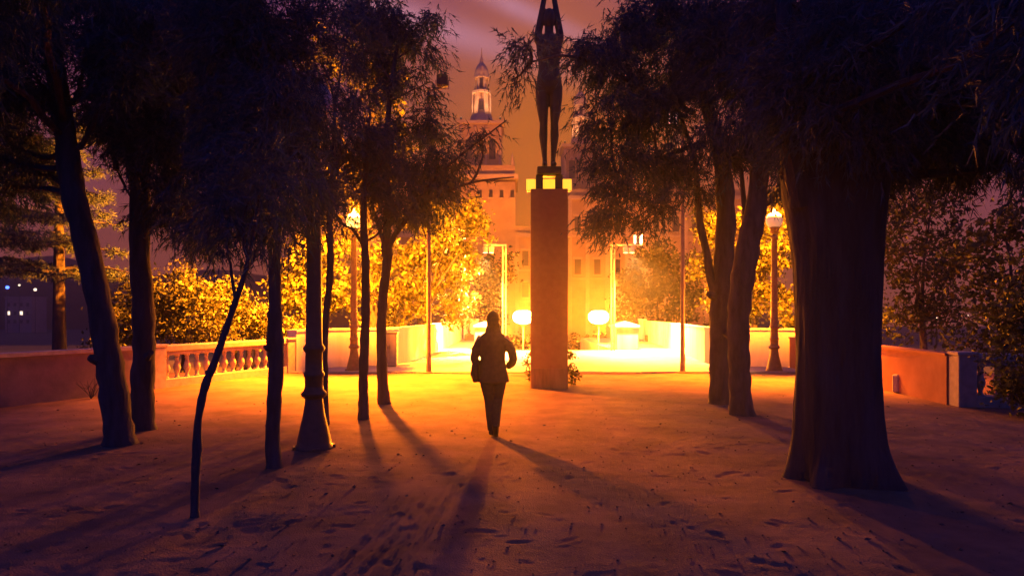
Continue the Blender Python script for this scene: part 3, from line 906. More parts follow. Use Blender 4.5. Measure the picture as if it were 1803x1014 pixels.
def needle_tree(label, group, d, path, blobs, bark=M_BARK, knots=.07, nmat=M_NEEDLE, seg=12, name='feathery_tree', forks=(), dens=1.0, trunkfun=None):
    """path: (px, py, width px); blobs: (px, py, rx, ry, depth offset, density)"""
    base = G(path[0][0], path[0][1]); d = base[1]
    pts = [P(x, y, d) for x, y, w in path]
    pts[0][2] = -.06
    rad = [w / 2 / F * d for x, y, w in path]
    sp, sr_ = smooth_path(pts, rad, 5)
    tm = MB()
    if trunkfun:
        trunkfun(tm, sp, sr_)
    else:
        sr_ = [r_ * (1 + .05 * math.sin(i * 1.9) + random.uniform(-knots, knots) * .5) for i, r_ in enumerate(sr_)]
        tm.tube(sp, sr_, seg, knots)
        for k_ in range(2):
            i_ = random.randrange(len(sp) // 6, len(sp) * 3 // 4)
            an_ = random.uniform(0, 6.28); q_ = np.array(sp[i_]); rr0 = sr_[i_]
            dv = np.array([math.cos(an_), math.sin(an_), random.uniform(.2, .7)])
            tm.tube([q_, q_ + dv * rr0 * 1.15, q_ + dv * rr0 * random.uniform(1.3, 1.6)], [rr0 * .55, rr0 * .4, rr0 * .26], 7, .1)
    for fk in forks:
        fp = [P(x, y, d + o) for x, y, w, o in fk]
        fr = [w / 2 / F * d for x, y, w, o in fk]
        a_, r_ = smooth_path(fp, fr, 4)
        tm.tube(a_, r_, 8, knots)
    allp = np.array(sp + [p for fk in forks for p in [P(x, y, d + o) for x, y, w, o in fk]])
    crown = []
    for (px, py, rx, ry, do, dn) in blobs:
        dd = d + do
        c = P(px, py, dd)
        r = np.array([rx / F * dd, (rx + ry) / 2 / F * dd * .8, ry / F * dd])
        area = math.pi * r[0] * r[2]
        nt_ = int(950 * area * dn * dens) + 10
        crown.append(needle_blob(c, r, nt_, w=.0016 * dd if dd > 8 else .012, L=.27, nl=.125))
        # limb from the trunk to this clump and thin twigs within it
        up = allp[allp[:, 2] > allp[:, 2].max() * (.6 if trunkfun else .45)]
        cand = up[np.argsort(np.linalg.norm(up - c - np.array([0, 0, -.5]), axis=1))[:3]]
        a = cand[0]
        r0 = min(.05, .35 * rad[-1] + .012)
        limb(tm, a, c, r0, r0 * .3, .18, 6, 6)
        for k_ in range(5):
            e = c + rot_rand(1)[0] * r * .95
            limb(tm, c, e, r0 * .35, .004, .15, 4, 4, .05)
    V_ = np.concatenate(crown)
    return wrap_tree(name, label, group, base, tm, [('crown', V_, 3, nmat)], bark)

NEAR = 'feathery trees on the sandy ground'
# left row
needle_tree('thick dark trunk leaning left, leftmost pair beside parapet', NEAR, 0,
    [(212, 782, 62), (207, 740, 46), (196, 660, 44), (180, 560, 40), (152, 430, 38), (130, 340, 38), (112, 220, 34), (92, 90, 30), (74, -40, 28)],
    [(10, 30, 55, 60, .3, 1.1), (180, 70, 40, 55, .2, .8), (30, 150, 50, 50, .5, .6), (60, -60, 120, 60, 0, 1.0), (150, 120, 22, 22, .2, .35), (225, 20, 60, 50, -.4, 1.0), (60, 50, 45, 50, -.5, .9), (215, 110, 45, 60, -.5, 1.1), (40, 120, 35, 50, -.3, .9), (120, -20, 60, 30, -.4, .9), (180, 180, 26, 24, -.3, .7), (60, 300, 36, 40, .4, .7), (-120, 80, 130, 140, -.8, .8), (-160, 0, 180, 160, -2.4, .7), (80, -90, 220, 90, -2.5, .6), (-100, 260, 90, 110, 0, .7),  # clumps ending this line are out of view, added to block sky light
     (15, 250, 40, 70, .8, .8), (25, 340, 35, 40, .8, .5)], forks=[[(100, 190, 12, 0), (135, 178, 10, .1), (165, 160, 8, .2)]])
needle_tree('upright dark trunk with fork, right of the leaning pair', NEAR, 0,
    [(252, 758, 46), (250, 700, 38), (253, 620, 36), (252, 540, 34), (246, 440, 34), (246, 340, 33), (242, 220, 30), (246, 100, 26), (262, -30, 22)],
    [(260, 120, 90, 90, 0, 1.3), (210, 230, 60, 50, .2, 1.0), (330, 60, 90, 90, -.3, 1.3), (330, 190, 60, 60, .3, 1.0), (300, 280, 45, 35, .4, .6), (280, -40, 140, 60, 0, 1.1), (200, 160, 40, 40, .3, .8), (290, 360, 35, 60, .4, .5), (250, 60, 70, 70, -.6, 1.1), (240, 180, 55, 60, -.6, 1.1), (300, 220, 60, 60, -.3, 1.0), (310, 330, 50, 50, -.2, .8), (235, 270, 30, 36, -.5, .7), (350, 380, 50, 45, .2, .7)],
    forks=[[(222, 330, 3, 0), (205, 300, 2.5, .05), (180, 290, 2, .1)], [(238, 360, 4, 0), (215, 320, 3, .0), (200, 285, 2, .0)]])
needle_tree('thin crooked sapling bending right, closest to the camera', NEAR, 0,
    [(343, 907, 16), (344, 850, 14), (347, 790, 17), (349, 740, 12), (361, 680, 15), (377, 640, 13), (398, 580, 12), (415, 530, 10), (432, 480, 9), (441, 440, 7), (452, 380, 6)],
    [(440, 350, 70, 60, 0, .55), (470, 290, 70, 60, .3, .7), (400, 410, 40, 30, .2, .3), (480, 400, 45, 40, .4, .4)], seg=10, knots=.05)
needle_tree('straight sapling trunk between crooked sapling and iron lamp', NEAR, 0,
    [(484, 822, 32), (480, 780, 25), (482, 720, 25), (486, 650, 26), (484, 600, 29), (484, 540, 22), (483, 460, 21), (480, 380, 20), (474, 280, 17), (470, 160, 13), (460, 20, 9)],
    [(450, 230, 80, 80, 0, 1.2), (400, 300, 60, 55, .2, .8), (520, 250, 60, 80, .2, 1.1), (450, 110, 80, 80, .4, 1.2), (535, 120, 60, 70, .6, .6), (460, 10, 110, 60, .3, 1.2), (400, 170, 40, 60, .1, .5), (520, 350, 50, 45, .5, .6), (440, 380, 50, 40, .4, .4), (560, 30, 60, 50, .5, .5), (420, 60, 60, 60, 0, 1.1), (370, 20, 60, 50, .2, 1.0), (500, 180, 60, 60, -.3, 1.1), (555, 200, 44, 50, .4, .5), (380, 380, 60, 45, .5, .6), (470, 330, 55, 50, -.2, .8)], dens=.8, seg=11)
needle_tree('slender trunk just behind the dark iron street lamp', NEAR, 0,
    [(573, 748, 18), (572, 700, 13), (571, 620, 12), (574, 560, 12), (580, 500, 12), (582, 440, 12), (580, 380, 10), (586, 300, 8), (590, 180, 6)],
    [(590, 330, 55, 50, 0, .7), (560, 390, 40, 35, .2, .5), (600, 240, 60, 60, .2, .9), (580, 140, 60, 60, .3, .8), (610, 40, 55, 50, .4, .7)], seg=9, dens=.36)
needle_tree('straight thin trunk with low side twig, right of iron lamp', NEAR, 0,
    [(640, 737, 22), (640, 700, 18), (640, 650, 17), (643, 580, 16), (644, 510, 15), (643, 450, 14), (640, 390, 13), (642, 320, 10), (648, 230, 8)],
    [(630, 340, 60, 50, 0, .9), (670, 290, 60, 60, .2, 1.0), (620, 270, 50, 45, .2, .8), (690, 370, 45, 30, .1, .5), (600, 385, 30, 20, .2, .4), (650, 190, 45, 40, .2, .6)], seg=10, dens=.36,
    forks=[[(638, 430, 6, 0), (622, 405, 5, .1), (607, 398, 3, .2)]])
needle_tree('knobbly trunk with swollen fork, nearest to the walking person', NEAR, 0,
    [(677, 710, 26), (674, 680, 19), (672, 620, 18), (672, 560, 17), (676, 510, 16), (682, 460, 17), (681, 442, 22), (680, 425, 16), (684, 360, 11), (680, 260, 11), (688, 160, 9), (700, 80, 7)],
    [(740, 320, 75, 55, 0, 1.1), (700, 260, 60, 50, .3, .9), (785, 285, 36, 30, -.2, 1.0), (685, 60, 60, 66, .3, 1.0), (745, 72, 30, 28, .2, .9), (765, 25, 22, 22, .1, .7), (700, 140, 40, 40, .2, .7), (845, 240, 28, 18, -.4, .6), (758, 220, 32, 46, .4, .8), (745, 150, 20, 26, .3, .6), (640, 110, 40, 60, .5, .7), (720, 375, 50, 30, .2, .6), (650, 30, 60, 50, .5, .8)], seg=11, dens=.6,
    forks=[[(682, 440, 12, 0), (705, 400, 9, -.1), (760, 350, 7, -.2), (830, 322, 4, -.3), (905, 312, 2, -.4)], [(705, 400, 7, -.1), (760, 320, 6, -.3), (810, 275, 4, -.4), (892, 212, 2, -.4)], [(681, 438, 9, 0), (668, 405, 7, .1), (655, 360, 5, .2)]])
# right group
needle_tree('dark double trunk behind, with thin limb branching up left', NEAR, 0,
    [(1268, 711, 46), (1268, 680, 36), (1268, 600, 36), (1270, 540, 38), (1274, 470, 36), (1278, 380, 34), (1270, 280, 28), (1240, 170, 20), (1215, 60, 14)],
    [(1180, 110, 80, 75, -.2, 1.2), (1085, 110, 60, 45, -.5, 1.0), (1150, 200, 60, 60, -.3, 1.1), (1075, 200, 45, 50, -.6, .8), (1100, 290, 60, 45, -.5, 1.0), (1170, 290, 55, 55, -.2, .8), (1085, 355, 40, 40, -.6, .9), (1150, 365, 45, 35, -.5, .8), (1070, 400, 22, 24, -.6, .6), (928, 85, 22, 28, -.9, 1.0), (912, 135, 14, 24, -.9, .7), (1032, 85, 36, 34, -.8, 1.0), (1180, 20, 90, 50, 0, 1.2), (1100, 50, 50, 40, -.4, .9), (1230, 330, 30, 40, 0, .5), (1040, 260, 24, 20, -.6, .5)], dens=.62,
    forks=[[(1264, 530, 18, 0), (1252, 490, 16, 0), (1243, 440, 14, 0), (1233, 395, 13, 0), (1229, 350, 11, .1), (1222, 280, 9, .2), (1190, 180, 7, .1)], [(1222, 200, 10, 0), (1120, 150, 7, -.4), (1010, 100, 5, -.8), (935, 110, 3, -.9)], [(1240, 250, 9, 0), (1160, 280, 7, -.3), (1090, 320, 4, -.5)]])
needle_tree('dark trunk with flared foot left of the thickest trunk', NEAR, 0,
    [(1307, 731, 50), (1304, 700, 38), (1302, 640, 36), (1300, 570, 38), (1306, 500, 40), (1318, 430, 40), (1330, 370, 36), (1340, 280, 32), (1350, 150, 26), (1352, 0, 20)],
    [(1300, 120, 70, 90, 0, 1.0), (1260, 220, 50, 70, .2, .8), (1370, 200, 50, 100, -.3, 1.3), (1330, 20, 90, 60, 0, 1.2), (1250, 60, 50, 50, .2, .9), (1310, 270, 36, 40, .1, .6), (1375, 320, 26, 40, .2, .5)], dens=.7,
    forks=[[(1300, 560, 14, 0), (1306, 480, 12, .2), (1312, 400, 11, .3), (1305, 300, 8, .3)]])
BN = [Noise2(40), Noise2(41), Noise2(42)]
def fluted(tm, sp, sr_):
    seg = 120; n0 = len(tm.v)
    P_ = np.array(sp); r_ = np.array(sr_)
    tt = np.linspace(0, len(sp) - 1, 150)
    ii = np.minimum(tt.astype(int), len(sp) - 2); ff = (tt - ii)[:, None]
    P_ = P_[ii] * (1 - ff) + P_[ii + 1] * ff
    r_ = r_[ii] * (1 - ff[:, 0]) + r_[ii + 1] * ff[:, 0]
    a = np.linspace(0, 2 * np.pi, seg, endpoint=False)[None, :]
    h = np.maximum(0, P_[:, 2])[:, None]
    fl = .55 * np.exp(-h / .22) + .075
    w_ = np.sin(a * 5 + .6 + .35 * h) * .5 + np.sin(a * 8 + 1.9 - .3 * h) * .35 + .2 * np.sin(a * 3 + 4 + .8 * h)
    u_ = a / (2 * np.pi)
    def ring(nz, k, f):      # noise that closes around the trunk
        return nz(np.cos(a) * k + 60 + 0 * h, np.sin(a) * k + 60 + h * f) + nz(np.cos(a) * k + 20 + h * f * .7, np.sin(a) * k + 90 + 0 * h)
    bark = -np.abs(ring(BN[0], 9, 1.6)) * .055 - np.abs(ring(BN[1], 20, 3.5)) * .03 + ring(BN[2], 2.2, 1.2) * .07
    rr_ = r_[:, None] * (1 + fl * w_ * .5 + bark)
    X_ = P_[:, 0:1] + np.cos(a) * rr_; Y_ = P_[:, 1:2] + np.sin(a) * rr_; Z_ = P_[:, 2:3] + 0 * a
    tm.v += [tuple(q) for q in np.stack([X_, Y_, Z_], -1).reshape(-1, 3)]
    for i in range(149):
        for k in range(seg):
            j = (k + 1) % seg
            tm.f.append((n0 + i * seg + k, n0 + i * seg + j, n0 + (i + 1) * seg + j, n0 + (i + 1) * seg + k))
needle_tree('thickest dark fluted trunk with flaring foot, right of centre', NEAR, 0,
    [(1482, 842, 184), (1480, 808, 164), (1478, 770, 152), (1476, 700, 146), (1475, 620, 140), (1474, 540, 142), (1474, 460, 148), (1472, 390, 162), (1470, 330, 180), (1470, 250, 186), (1476, 120, 160), (1484, -30, 130)],
    [(1420, 130, 70, 110, -.2, 1.6), (1500, 120, 120, 130, -.7, 1.7), (1600, 180, 90, 90, -.2, 1.8), (1700, 80, 110, 110, 0, 1.7), (1560, 30, 60, 60, .2, 1.3), (1760, 210, 80, 120, .2, 1.8), (1660, 250, 80, 50, .3, 1.5), (1420, 30, 100, 70, 0, 1.6), (1790, 50, 60, 90, .2, 1.5), (1410, 280, 30, 50, .1, 1.0), (1540, 290, 50, 40, .2, 1.1), (1900, 150, 130, 150, -.8, 1.0), (1960, 60, 160, 160, -2.0, .8), (1900, 0, 180, 160, -3.2, .8), (1760, -60, 200, 100, -2.2, .8), (2000, 260, 120, 120, -.6, .8)],  # closing clumps lie mostly out of view, added to shade the right side
    bark=M_BARK2, nmat=M_NEEDLE2, trunkfun=fluted,
    forks=[[(1420, 360, 60, -.1), (1400, 250, 50, -.2), (1385, 120, 34, -.3), (1380, 0, 24, -.3)]])

# cedar silhouettes outside the left parapet: level boughs
def cedar(label, px, d, topz, wpx, levels, seed):
    rg_ = np.random.default_rng(seed)
    base = np.array([(px - CX) / F * d, d, -.46])
    tm = MB()
    r0 = wpx / 2 / F * d
    tm.tube([base + np.array([0, 0, z]) for z in np.linspace(0, topz, 8)], [r0 * (1 - .85 * i / 7) + .02 for i in range(8)], 10, .05)
    cr = []
    for i in range(levels):
        z = 3.3 + (topz - 3.5) * (i / (levels - 1)) ** .95
        reach = (1 - z / (topz * 1.12)) * d * .13 + .5
        for k in range(6):
            a = rg_.uniform(0, 6.28)
            L = reach * rg_.uniform(.6, 1.15)
            a0 = base + np.array([0, 0, z + rg_.uniform(-.15, .15)])
            e = a0 + np.array([math.cos(a) * L, math.sin(a) * L, rg_.uniform(-.25, .1)])
            limb(tm, a0, e, .05, .012, .08, 5, 5, .05)
            for s_ in np.linspace(.3, 1.0, 5):
                c = a0 + (e - a0) * s_
                cr.append(needle_blob(c + np.array([0, 0, .02]), np.array([.34, .34, .07]) * (1.15 - .3 * s_), 34, 8, .16, .10, .02, .25, 1.0, (.05, .09)))
    t = thing('cedar_tree', label, 'tree', base, 0, 'cedars outside the left wall')
    tm.v = [tuple(np.array(v_) - base) for v_ in tm.v]
    tm.build('trunk', M_BARK, t, True)
    link('crown', soup('crown', np.concatenate(cr) - base, 3, M_NEEDLE2), t)
cedar('cedar silhouette with level boughs behind the leaning trunk', 104, 19.0, 8.5, 22, 8, 3)
cedar('cedar silhouette with level boughs at the left picture edge', -28, 16.0, 8.2, 26, 8, 8)

def leafy(name, label, group, px, base_y, d, blobs, size, nper, m, bark=M_BARK, stems=1, trunk_w=.14, clump=.26, zbase=-.46, per=40):
    base = P(px, base_y, d); base[2] = zbase
    tm = MB(); cr = []
    top = np.mean([P(b_[0], b_[1], d + b_[4]) for b_ in blobs], axis=0)
    for k in range(stems):
        off = np.array([random.uniform(-.25, .25), random.uniform(-.2, .2), 0]) * (stems > 1) * min(1, trunk_w * 14)
        mid = base * .45 + top * .55 + off * 2
        limb(tm, base + off, mid, trunk_w, trunk_w * .6, .1, 8, 6)
        for (x, y, rx, ry, do, dn) in blobs:
            if stems > 1 and random.random() < .4: continue
            limb(tm, mid, P(x, y, d + do), trunk_w * .5, .015, .15, 6, 5)
    for (x, y, rx, ry, do, dn) in blobs:
        dd = d + do; c = P(x, y, dd)
        r = np.array([rx / F * dd, (rx + ry) / 2 / F * dd * .85, ry / F * dd])
        n_ = int(nper * math.pi * r[0] * r[2] * dn) + 30
        cr.append(leaf_blob(c, r, n_, size, clump, per))
        for k in range(4):
            e = c + rot_rand(1)[0] * r * .9
            limb(tm, c, e, .018, .006, .12, 4, 3)
    t = thing(name, label, 'tree' if 'tree' in name else 'shrub', base, 0, group)
    tm.v = [tuple(np.array(v_) - base) for v_ in tm.v]
    tm.build('trunk' if 'tree' in name else 'stems', bark, t, True)
    link('crown' if 'tree' in name else 'foliage', soup('foliage', np.concatenate(cr) - base, 4, m), t)
    return t
SH = 'shrubs behind the left balustrade'
leafy('shrub', 'round dim orange shrub behind the parapet and upright trunk', SH, 225, 620, 18.5, [(215, 560, 40, 45, 0, 1), (240, 530, 40, 40, .3, 1), (200, 600, 40, 30, 0, 1)], .10, 800, M_LEAF3, stems=4, trunk_w=.04, clump=.16)
leafy('shrub', 'wide orange lit shrub behind the middle of the balustrade', SH, 320, 620, 19.0, [(300, 520, 45, 45, 0, 1), (345, 545, 60, 50, .2, 1.1), (290, 575, 50, 40, 0, 1), (380, 580, 50, 35, 0, 1), (330, 490, 30, 24, .3, .8)], .10, 900, M_LEAF3, stems=5, trunk_w=.045, clump=.16)
leafy('shrub', 'bright yellow shrub behind the bend of the crooked sapling', SH, 425, 620, 20.0, [(400, 535, 36, 40, 0, 1.1), (435, 560, 45, 40, 0, 1.2), (470, 580, 40, 25, 0, 1), (390, 510, 20, 18, .2, .9), (510, 580, 30, 18, .2, .9)], .11, 900, M_LEAF3, stems=5, trunk_w=.045, clump=.16)
LT = 'lamplit trees beyond the white walls'
leafy('broadleaf_tree', 'lamplit broadleaf tree behind the wall near iron street lamp', LT, 540, 600, 23.0, [(520, 450, 45, 60, 0, .9), (570, 430, 50, 60, .3, .9), (530, 530, 40, 45, 0, .8), (590, 510, 50, 50, .2, .9), (500, 500, 30, 40, .2, .7)], .19, 250, M_LEAF, trunk_w=.14, clump=.2, per=60)
leafy('broadleaf_tree', 'tall lamplit tree whose yellow crown shows above the saplings', LT, 650, 600, 25.0, [(680, 210, 45, 60, 0, .8), (650, 150, 45, 50, .3, .6), (610, 110, 60, 60, .5, .5), (690, 130, 35, 40, 0, .7), (630, 330, 60, 50, 0, .8), (690, 300, 40, 50, 0, .7), (560, 80, 60, 50, .5, .4), (640, 450, 55, 60, 0, .9), (640, 530, 60, 45, 0, .8)], .19, 190, M_LEAF, trunk_w=.18, clump=.22, per=60)
leafy('broadleaf_tree', 'large bright yellow tree behind the tall pole and wall', LT, 728, 590, 26.5, [(800, 400, 60, 48, 0, 1.2), (760, 440, 60, 50, -.2, 1.1), (825, 375, 32, 30, 0, 1.1), (720, 480, 60, 60, 0, 1.0), (790, 490, 60, 50, 0, 1.0), (710, 540, 50, 36, 0, 1.0), (800, 545, 50, 28, .3, .9), (745, 380, 40, 34, .2, 1.0), (842, 405, 26, 22, 0, 1)], .19, 270, M_LEAF, trunk_w=.17, clump=.2, per=60)
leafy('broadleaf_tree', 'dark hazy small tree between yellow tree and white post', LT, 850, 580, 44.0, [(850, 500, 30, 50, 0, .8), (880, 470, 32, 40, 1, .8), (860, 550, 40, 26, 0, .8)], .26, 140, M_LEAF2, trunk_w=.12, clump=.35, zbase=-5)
leafy('broadleaf_tree', 'lamplit tree between the double trunk and the thickest trunk', LT, 1330, 600, 22.5, [(1370, 430, 50, 80, 0, 1.1), (1300, 450, 60, 80, .3, 1.0), (1380, 530, 50, 50, 0, 1.1), (1310, 530, 60, 45, 0, 1.0), (1250, 500, 40, 60, .2, .9), (1385, 370, 30, 40, 0, 1.0), (1255, 400, 40, 50, .4, .9)], .15, 380, M_LEAF, trunk_w=.15, clump=.18, per=70)
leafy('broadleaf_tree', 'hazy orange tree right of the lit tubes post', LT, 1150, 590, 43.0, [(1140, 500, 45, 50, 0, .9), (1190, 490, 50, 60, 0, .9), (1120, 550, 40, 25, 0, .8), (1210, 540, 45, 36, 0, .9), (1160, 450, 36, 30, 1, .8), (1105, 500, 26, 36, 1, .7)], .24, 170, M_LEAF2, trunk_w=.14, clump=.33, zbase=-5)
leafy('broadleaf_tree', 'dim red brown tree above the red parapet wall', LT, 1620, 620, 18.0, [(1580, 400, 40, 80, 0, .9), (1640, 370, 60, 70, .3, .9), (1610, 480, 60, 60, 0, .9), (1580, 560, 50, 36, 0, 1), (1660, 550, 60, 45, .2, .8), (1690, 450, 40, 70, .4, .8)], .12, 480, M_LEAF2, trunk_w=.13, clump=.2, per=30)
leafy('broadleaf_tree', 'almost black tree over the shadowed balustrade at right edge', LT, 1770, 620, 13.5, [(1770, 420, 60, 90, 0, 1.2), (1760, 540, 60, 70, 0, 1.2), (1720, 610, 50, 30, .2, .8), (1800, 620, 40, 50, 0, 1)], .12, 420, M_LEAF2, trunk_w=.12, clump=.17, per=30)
leafy('shrub', 'black mass of bush at the right picture edge before the balustrade', None, 1830, 720, 10.2, [(1815, 640, 55, 70, 0, 1.2), (1800, 560, 45, 60, .1, 1.2), (1850, 500, 70, 80, 0, 1.0), (1780, 690, 30, 30, 0, .9), (1850, 700, 70, 60, 0, 1.0)], .08, 1100, M_LEAF2, stems=5, trunk_w=.03, clump=.12, zbase=0)
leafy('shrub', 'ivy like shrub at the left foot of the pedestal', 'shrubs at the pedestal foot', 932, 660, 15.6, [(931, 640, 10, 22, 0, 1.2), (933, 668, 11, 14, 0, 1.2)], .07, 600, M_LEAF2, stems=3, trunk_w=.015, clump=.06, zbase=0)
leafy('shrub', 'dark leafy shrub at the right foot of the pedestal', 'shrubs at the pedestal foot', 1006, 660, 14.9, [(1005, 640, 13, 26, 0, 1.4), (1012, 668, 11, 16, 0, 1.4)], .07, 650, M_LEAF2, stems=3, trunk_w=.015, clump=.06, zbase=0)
# clipped hedge below the burning lamps
hd = []
for i in range(26):
    x = -2.2 + i * .34
    hd.append(leaf_blob(np.array([x, 46 + .3 * math.sin(i), -2.4]), np.array([.6, .7, 2.6 + .35 * math.sin(i * 2.1)]), 420, .2, .22, 20))
setp(link('hedge', soup('hedge', np.concatenate(hd) - np.array([2, 46, -6]), 4, M_LEAF2), None, (2, 46, -6)), 'clipped hedge beyond the stair well between the lamps', 'hedge')
# bare twigs by the left parapet
g = G(160, 702)
tm = MB()
for i in range(9):
    e = np.array([random.uniform(-.3, .3), random.uniform(-.1, .1), random.uniform(.2, .5)])
    p_ = limb(tm, (0, 0, 0), e, .008, .003, .2, 5, 4)
    limb(tm, p_[2], e + np.array([random.uniform(-.15, .15), 0, .05]), .005, .002, .2, 4, 3)
setp(tm.build('dry_plant', M_BARK, None, loc=(g[0], g[1], 0)), 'bare twiggy plant at the foot of the left parapet', 'plant')

# ------------------------------------------------------------------ palace
PDIST = 165.0
def ppx(px, py, d=PDIST):
    return P(px, py, d)
k_ = PDIST / F     # metres per photograph pixel at the palace
def tower(label, px, d, dz=0.0, lit=True):
    kk = PDIST / F
    base = P(px, 560, d)
    zb_ = -6.0
    t = thing('palace_tower', label, 'tower', (base[0], d, zb_), 0, 'palace towers')
    H = lambda py: EYE - (py - HY) / F * PDIST - zb_ + dz
    def octa(r, z0, z1, r2=None):
        return MB().lathe([(r, z0), (r if r2 is None else r2, z1)], seg=8, rot=math.pi / 8)
    s8 = 1 / math.cos(math.pi / 8)
    MB().box((0, 0, H(332) / 2), (118 * kk, 118 * kk, H(332))).build('base_stage', M_PALACE, t)
    MB().box((0, 0, H(324)), (128 * kk, 128 * kk, 8 * kk)).build('cornice', M_PALTRIM, t)
    MB().box((0, 0, H(312)), (116 * kk, 116 * kk, 16 * kk)).build('parapet', M_PALACE, t)
    for i in range(7):
        x = (-54 + i * 18) * kk
        w = MB().box((x, -59.2 * kk, H(352)), (6 * kk, .3, 12 * kk)).build('window', M_PANE, t)
        MB().box((x, -59.6 * kk, H(359.5)), (9 * kk, .5, 2 * kk)).build('sill', M_PALTRIM, w)
    for i in range(4):
        x = (-45 + i * 30) * kk
        w = MB().box((x, -59.2 * kk, H(470)), (10 * kk, .3, 26 * kk)).build('window', M_PANE, t)
        MB().box((x, -59.6 * kk, H(485)), (14 * kk, .5, 3 * kk)).build('sill', M_PALTRIM, w)
    for sx in (-1, 1):
        for sy in (-1, 1):
            MB().lathe([(3.5 * kk, 0), (3.5 * kk, 8 * kk), (2 * kk, 9 * kk), (2.5 * kk, 13 * kk), (.4 * kk, 22 * kk)], (sx * 54 * kk, sy * 54 * kk, H(304)), 8).build('pinnacle', M_PALTRIM, t)
    bs = MB().box((0, 0, (H(305) + H(228)) / 2), (72 * kk, 72 * kk, H(228) - H(305))).build('belfry_stage', M_PALACE, t)
    for x in (-20, 20):
        w = MB().box((x * kk, -36.2 * kk, H(272)), (11 * kk, .4, 34 * kk)).build('window', M_PANE, bs)
        MB().tube([((x - 5.5) * kk, -36.2 * kk, H(255)), (x * kk, -36.2 * kk, H(247)), ((x + 5.5) * kk, -36.2 * kk, H(255))], .35, 6).build('arch', M_PALTRIM, w)
    for x in (-33, -9, 9, 33):
        MB().lathe([(2.6 * kk, 0), (2.2 * kk, 4 * kk), (2.0 * kk, 66 * kk), (3 * kk, 70 * kk)], (x * kk, -37.4 * kk, H(305)), 8).build('column', M_PALTRIM, bs)
    MB().box((0, 0, H(226)), (80 * kk, 80 * kk, 5 * kk)).build('cornice', M_PALTRIM, t)
    # tapering octagonal lantern with corner columns
    octa(24 * kk, H(223), H(205), 19 * kk).build('lantern_foot', M_PALTRIM, t)
    ln = octa(14 * kk, H(206), H(165), 12 * kk).build('lantern', M_PALTRIM, t)
    octa(17.5 * kk, H(167), H(163), 17.5 * kk).build('ring_cornice', M_PALTRIM, t)
    up = octa(9.5 * kk, H(163), H(138), 9.0 * kk).build('upper_lantern', M_PALTRIM, t)
    octa(14.5 * kk, H(140), H(136.5), 14 * kk).build('ring_cornice', M_PALTRIM, t)
    for i in range(8):
        a = math.pi / 8 + i * math.pi / 4
        MB().lathe([(2.0 * kk, 0), (1.6 * kk, 2 * kk), (1.3 * kk, 38 * kk), (2 * kk, 41 * kk)], (math.cos(a) * 16.5 * kk, math.sin(a) * 16.5 * kk, H(207)), 6).build('column', M_PALTRIM, ln)
        MB().lathe([(1.5 * kk, 0), (1.1 * kk, 2 * kk), (1.0 * kk, 22 * kk), (1.5 * kk, 24 * kk)], (math.cos(a) * 12.5 * kk, math.sin(a) * 12.5 * kk, H(163)), 6).build('column', M_PALTRIM, up)
    MB().box((0, -13.2 * kk, H(190)), (7 * kk, .5, 14 * kk)).build('window', M_PANE, ln)
    MB().box((0, -9.6 * kk, H(150)), (5.5 * kk, .6, 16 * kk)).build('window', M_PANE, up)
    MB().lathe([(13 * kk, H(136.5)), (12.6 * kk, H(130)), (11 * kk, H(123)), (8 * kk, H(117)), (4.5 * kk, H(113)), (3.2 * kk, H(110)), (3.4 * kk, H(106)), (1.8 * kk, H(103)), (1.1 * kk, H(96)), (.35 * kk, H(84))], seg=12).build('dome', M_PALTRIM, t, True)
    return t
t1 = tower('slender palace tower with spire rising left of the statue', 848, PDIST)
t2 = dup(t1, P(1022, 560, 185) * np.array([1, 1, 0]) + np.array([0, 0, -6.6]), 0, 'palace tower half hidden by foliage just right of the statue')
t3 = dup(t1, P(1188, 560, 196) * np.array([1, 1, 0]) + np.array([0, 0, -10.6]), 0, 'palace tower behind the right feathery tree, nearest the pale floodlight')

def block(name, label, px0, px1, topy, d, nwin, rows, winw=11, winh=26):
    kk = d / F
    a = P(px0, topy, d); b_ = P(px1, topy, d)
    w = b_[0] - a[0]; h = a[2] + 6.0
    t = thing(name, label, 'building', ((a[0] + b_[0]) / 2, d, -6.0), 0, 'palace wings')
    MB().box((0, 12, h / 2), (w, 24, h)).build('wall', M_PALACE, t)
    MB().box((0, 11.9, h + .45), (w + 1.6, 25.4, .9)).build('cornice', M_PALTRIM, t)
    MB().box((0, 12, h + 1.8), (w - .6, 23, 1.8)).build('parapet', M_PALACE, t)
    for yy_ in rows:
        z = EYE - (yy_ - HY) * kk + 6.0
        MB().box((0, -.2, z - winh * kk * .8), (w - .4, .5, .5)).build('string_course', M_PALTRIM, t)
        for i in range(nwin):
            x = -w / 2 + w * (i + .5) / nwin
            wn_ = MB().box((x, -.06, z), (winw * kk, .3, winh * kk)).build('window', M_PANE, t)
            MB().box((x, -.3, z + winh * kk * .5 + .35), (winw * kk * 1.5, .6, .45)).build('lintel', M_PALTRIM, wn_)
            MB().box((x, -.3, z - winh * kk * .5 - .2), (winw * kk * 1.4, .6, .3)).build('sill', M_PALTRIM, wn_)
    for i in range(nwin + 1):
        x = -w / 2 + w * i / nwin
        x = min(max(x, -w / 2 + .5), w / 2 - .5)
        MB().box((x, -.25, h * .5), (.9, .55, h - .02)).build('pilaster', M_PALTRIM, t)
    return t
block('palace_wing', 'low palace wing between the tower and the pedestal', 700, 1000, 418, 158, 10, (455, 510))
block('palace_wing', 'tall palace facade with pilasters right of the pedestal', 1000, 1310, 352, 162, 9, (395, 470))
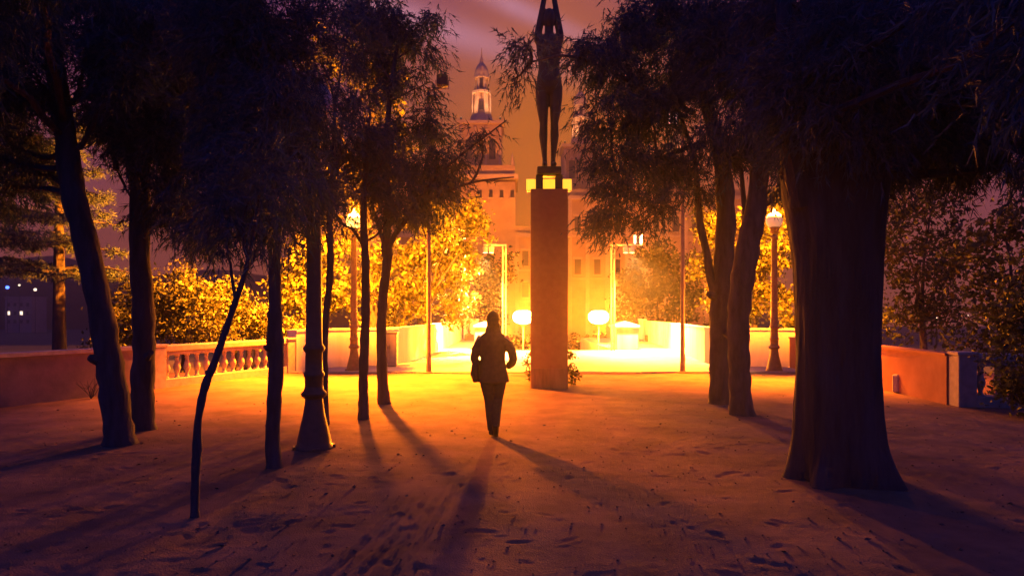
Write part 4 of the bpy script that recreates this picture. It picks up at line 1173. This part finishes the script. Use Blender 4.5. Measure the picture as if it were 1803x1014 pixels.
# floodlights at the palace foot that light its stone
for i, (px, d, pw_, tg) in enumerate(((830, 120, 2.4e5, (850, 185)), (960, 118, 6.0e4, (940, 330)), (1080, 118, 9.0e4, (1090, 380)), (1220, 120, 8.5e4, (1200, 380)))):
    p = P(px, 570, d); p[2] = -6
    t = thing('ground_floodlight', ['floodlight at the palace foot below the spire tower', 'floodlight at the palace foot below the low wing', 'floodlight at the palace foot below the tall facade', 'floodlight at the palace foot beyond the hazy tree'][i], 'floodlight', p, 0, 'floodlights at the palace foot')
    MB().bbox((0, 0, .45), (.9, .5, .6), .08).build('housing', M_BLACK, t)
    MB().bbox((0, .27, .5), (.78, .03, .45), .01).build('lens', M_SPOT, t)
    MB().box((0, 0, .08), (.5, .3, .16)).build('foot', M_BLACK, t)
    q = P(tg[0], tg[1], PDIST - 8)
    spot(t, (0, .6, .6), tuple(q - p), pw_, (1.0, .24, .012), 52 if i == 0 else 95, .3)
# pale lantern floodlights on the tower roofs
for t_, lab in ((t1, 'spire tower left of the statue'), (t2, 'tower just right of the statue'), (t3, 'tower behind the right feathery tree')):
    loc = t_.location
    for s_ in (-1, 1):
        zt = EYE - (218 - HY) / F * PDIST + 6.0
        t = thing('roof_floodlight', ('small western' if s_ < 0 else 'small eastern') + ' roof floodlight on the ' + lab, 'floodlight', (loc.x + s_ * 4.8, loc.y - 5.2, loc.z + zt), 0, 'roof floodlights on the towers')
        MB().bbox((0, 0, -.25), (.5, .4, .5), .05).build('housing', M_BLACK, t)
        MB().bbox((0, 0, .02), (.4, .3, .03), .008).build('lens', M_SPOT, t)
        spot(t, (0, 0, .1), (-s_ * 2.5, 2.6, 9.5), 9000, (1.0, .42, .2), 100, .1)

# ------------------------------------------------------------------ distant city lights
def citylight(name, label, px, py, d, r, m):
    p = P(px, py, d)
    t = thing(name, label, 'street light', (p[0], d, -6.0), 0, 'far city lights')
    h = p[2] + 6
    MB().lathe([(.12, 0), (.08, h - r)], seg=6).build('pole', M_BLACK, t)
    MB().ell((0, 0, h), (r, r, r), 10, 8).build('lamp_globe', m, t)
citylight('city_light', 'single blue point of light at the far left edge', 13, 506, 230, .55, M_CITYB)
citylight('city_light', 'pinkish point of light above the far pale house', 62, 510, 232, .5, M_CITYW)
citylight('city_light', 'small light left of the far pale house', 34, 502, 240, .35, M_CITYW)
citylight('city_light', 'small white point glimpsed in the dim red tree', 1649, 559, 60, .055, M_CITYW)
citylight('city_light', 'second white point glimpsed in the dim red tree', 1640, 562, 61, .05, M_CITYW)
citylight('city_light', 'small lone point above the shadowed balustrade', 1705, 555, 60, .05, M_CITYW)
p = P(46, 525, 250)
t = thing('far_house', 'far pale house with lit windows between left trunks', 'building', (p[0], 250, -6.0))
MB().box((0, 0, 6.6), (10, 8, 13.2)).build('wall', M_CITYWALL, t)
MB().box((0, 0, 13.4), (10.6, 8.6, .5)).build('roof', M_CITYWALL, t)
for i in range(4):
    for j in range(3):
        MB().box((-3.6 + i * 2.4, -4.05, 4.2 + j * 3.2), (.9, .2, 1.3)).build('window', M_CITYW if (i * 3 + j) % 6 == 1 else M_PANE, t)

# ------------------------------------------------------------------ haze: air lit by the lamps
hm = bpy.data.materials.new('haze')
hm.use_nodes = True
ht = hm.node_tree
ht.nodes.clear()
pv = ht.nodes.new('ShaderNodeVolumePrincipled')
pv.inputs['Color'].default_value = (.9, .9, .92, 1)
pv.inputs['Density'].default_value = .0015
pv.inputs['Anisotropy'].default_value = .85
ho = ht.nodes.new('ShaderNodeOutputMaterial')
ht.links.new(pv.outputs[0], ho.inputs['Volume'])
o = MB().box((0, 150, 36), (700, 440, 90)).build('haze', hm)
o.display_type = 'WIRE'
setp(o, 'thin night haze glowing around the burning lamps', kind='stuff')
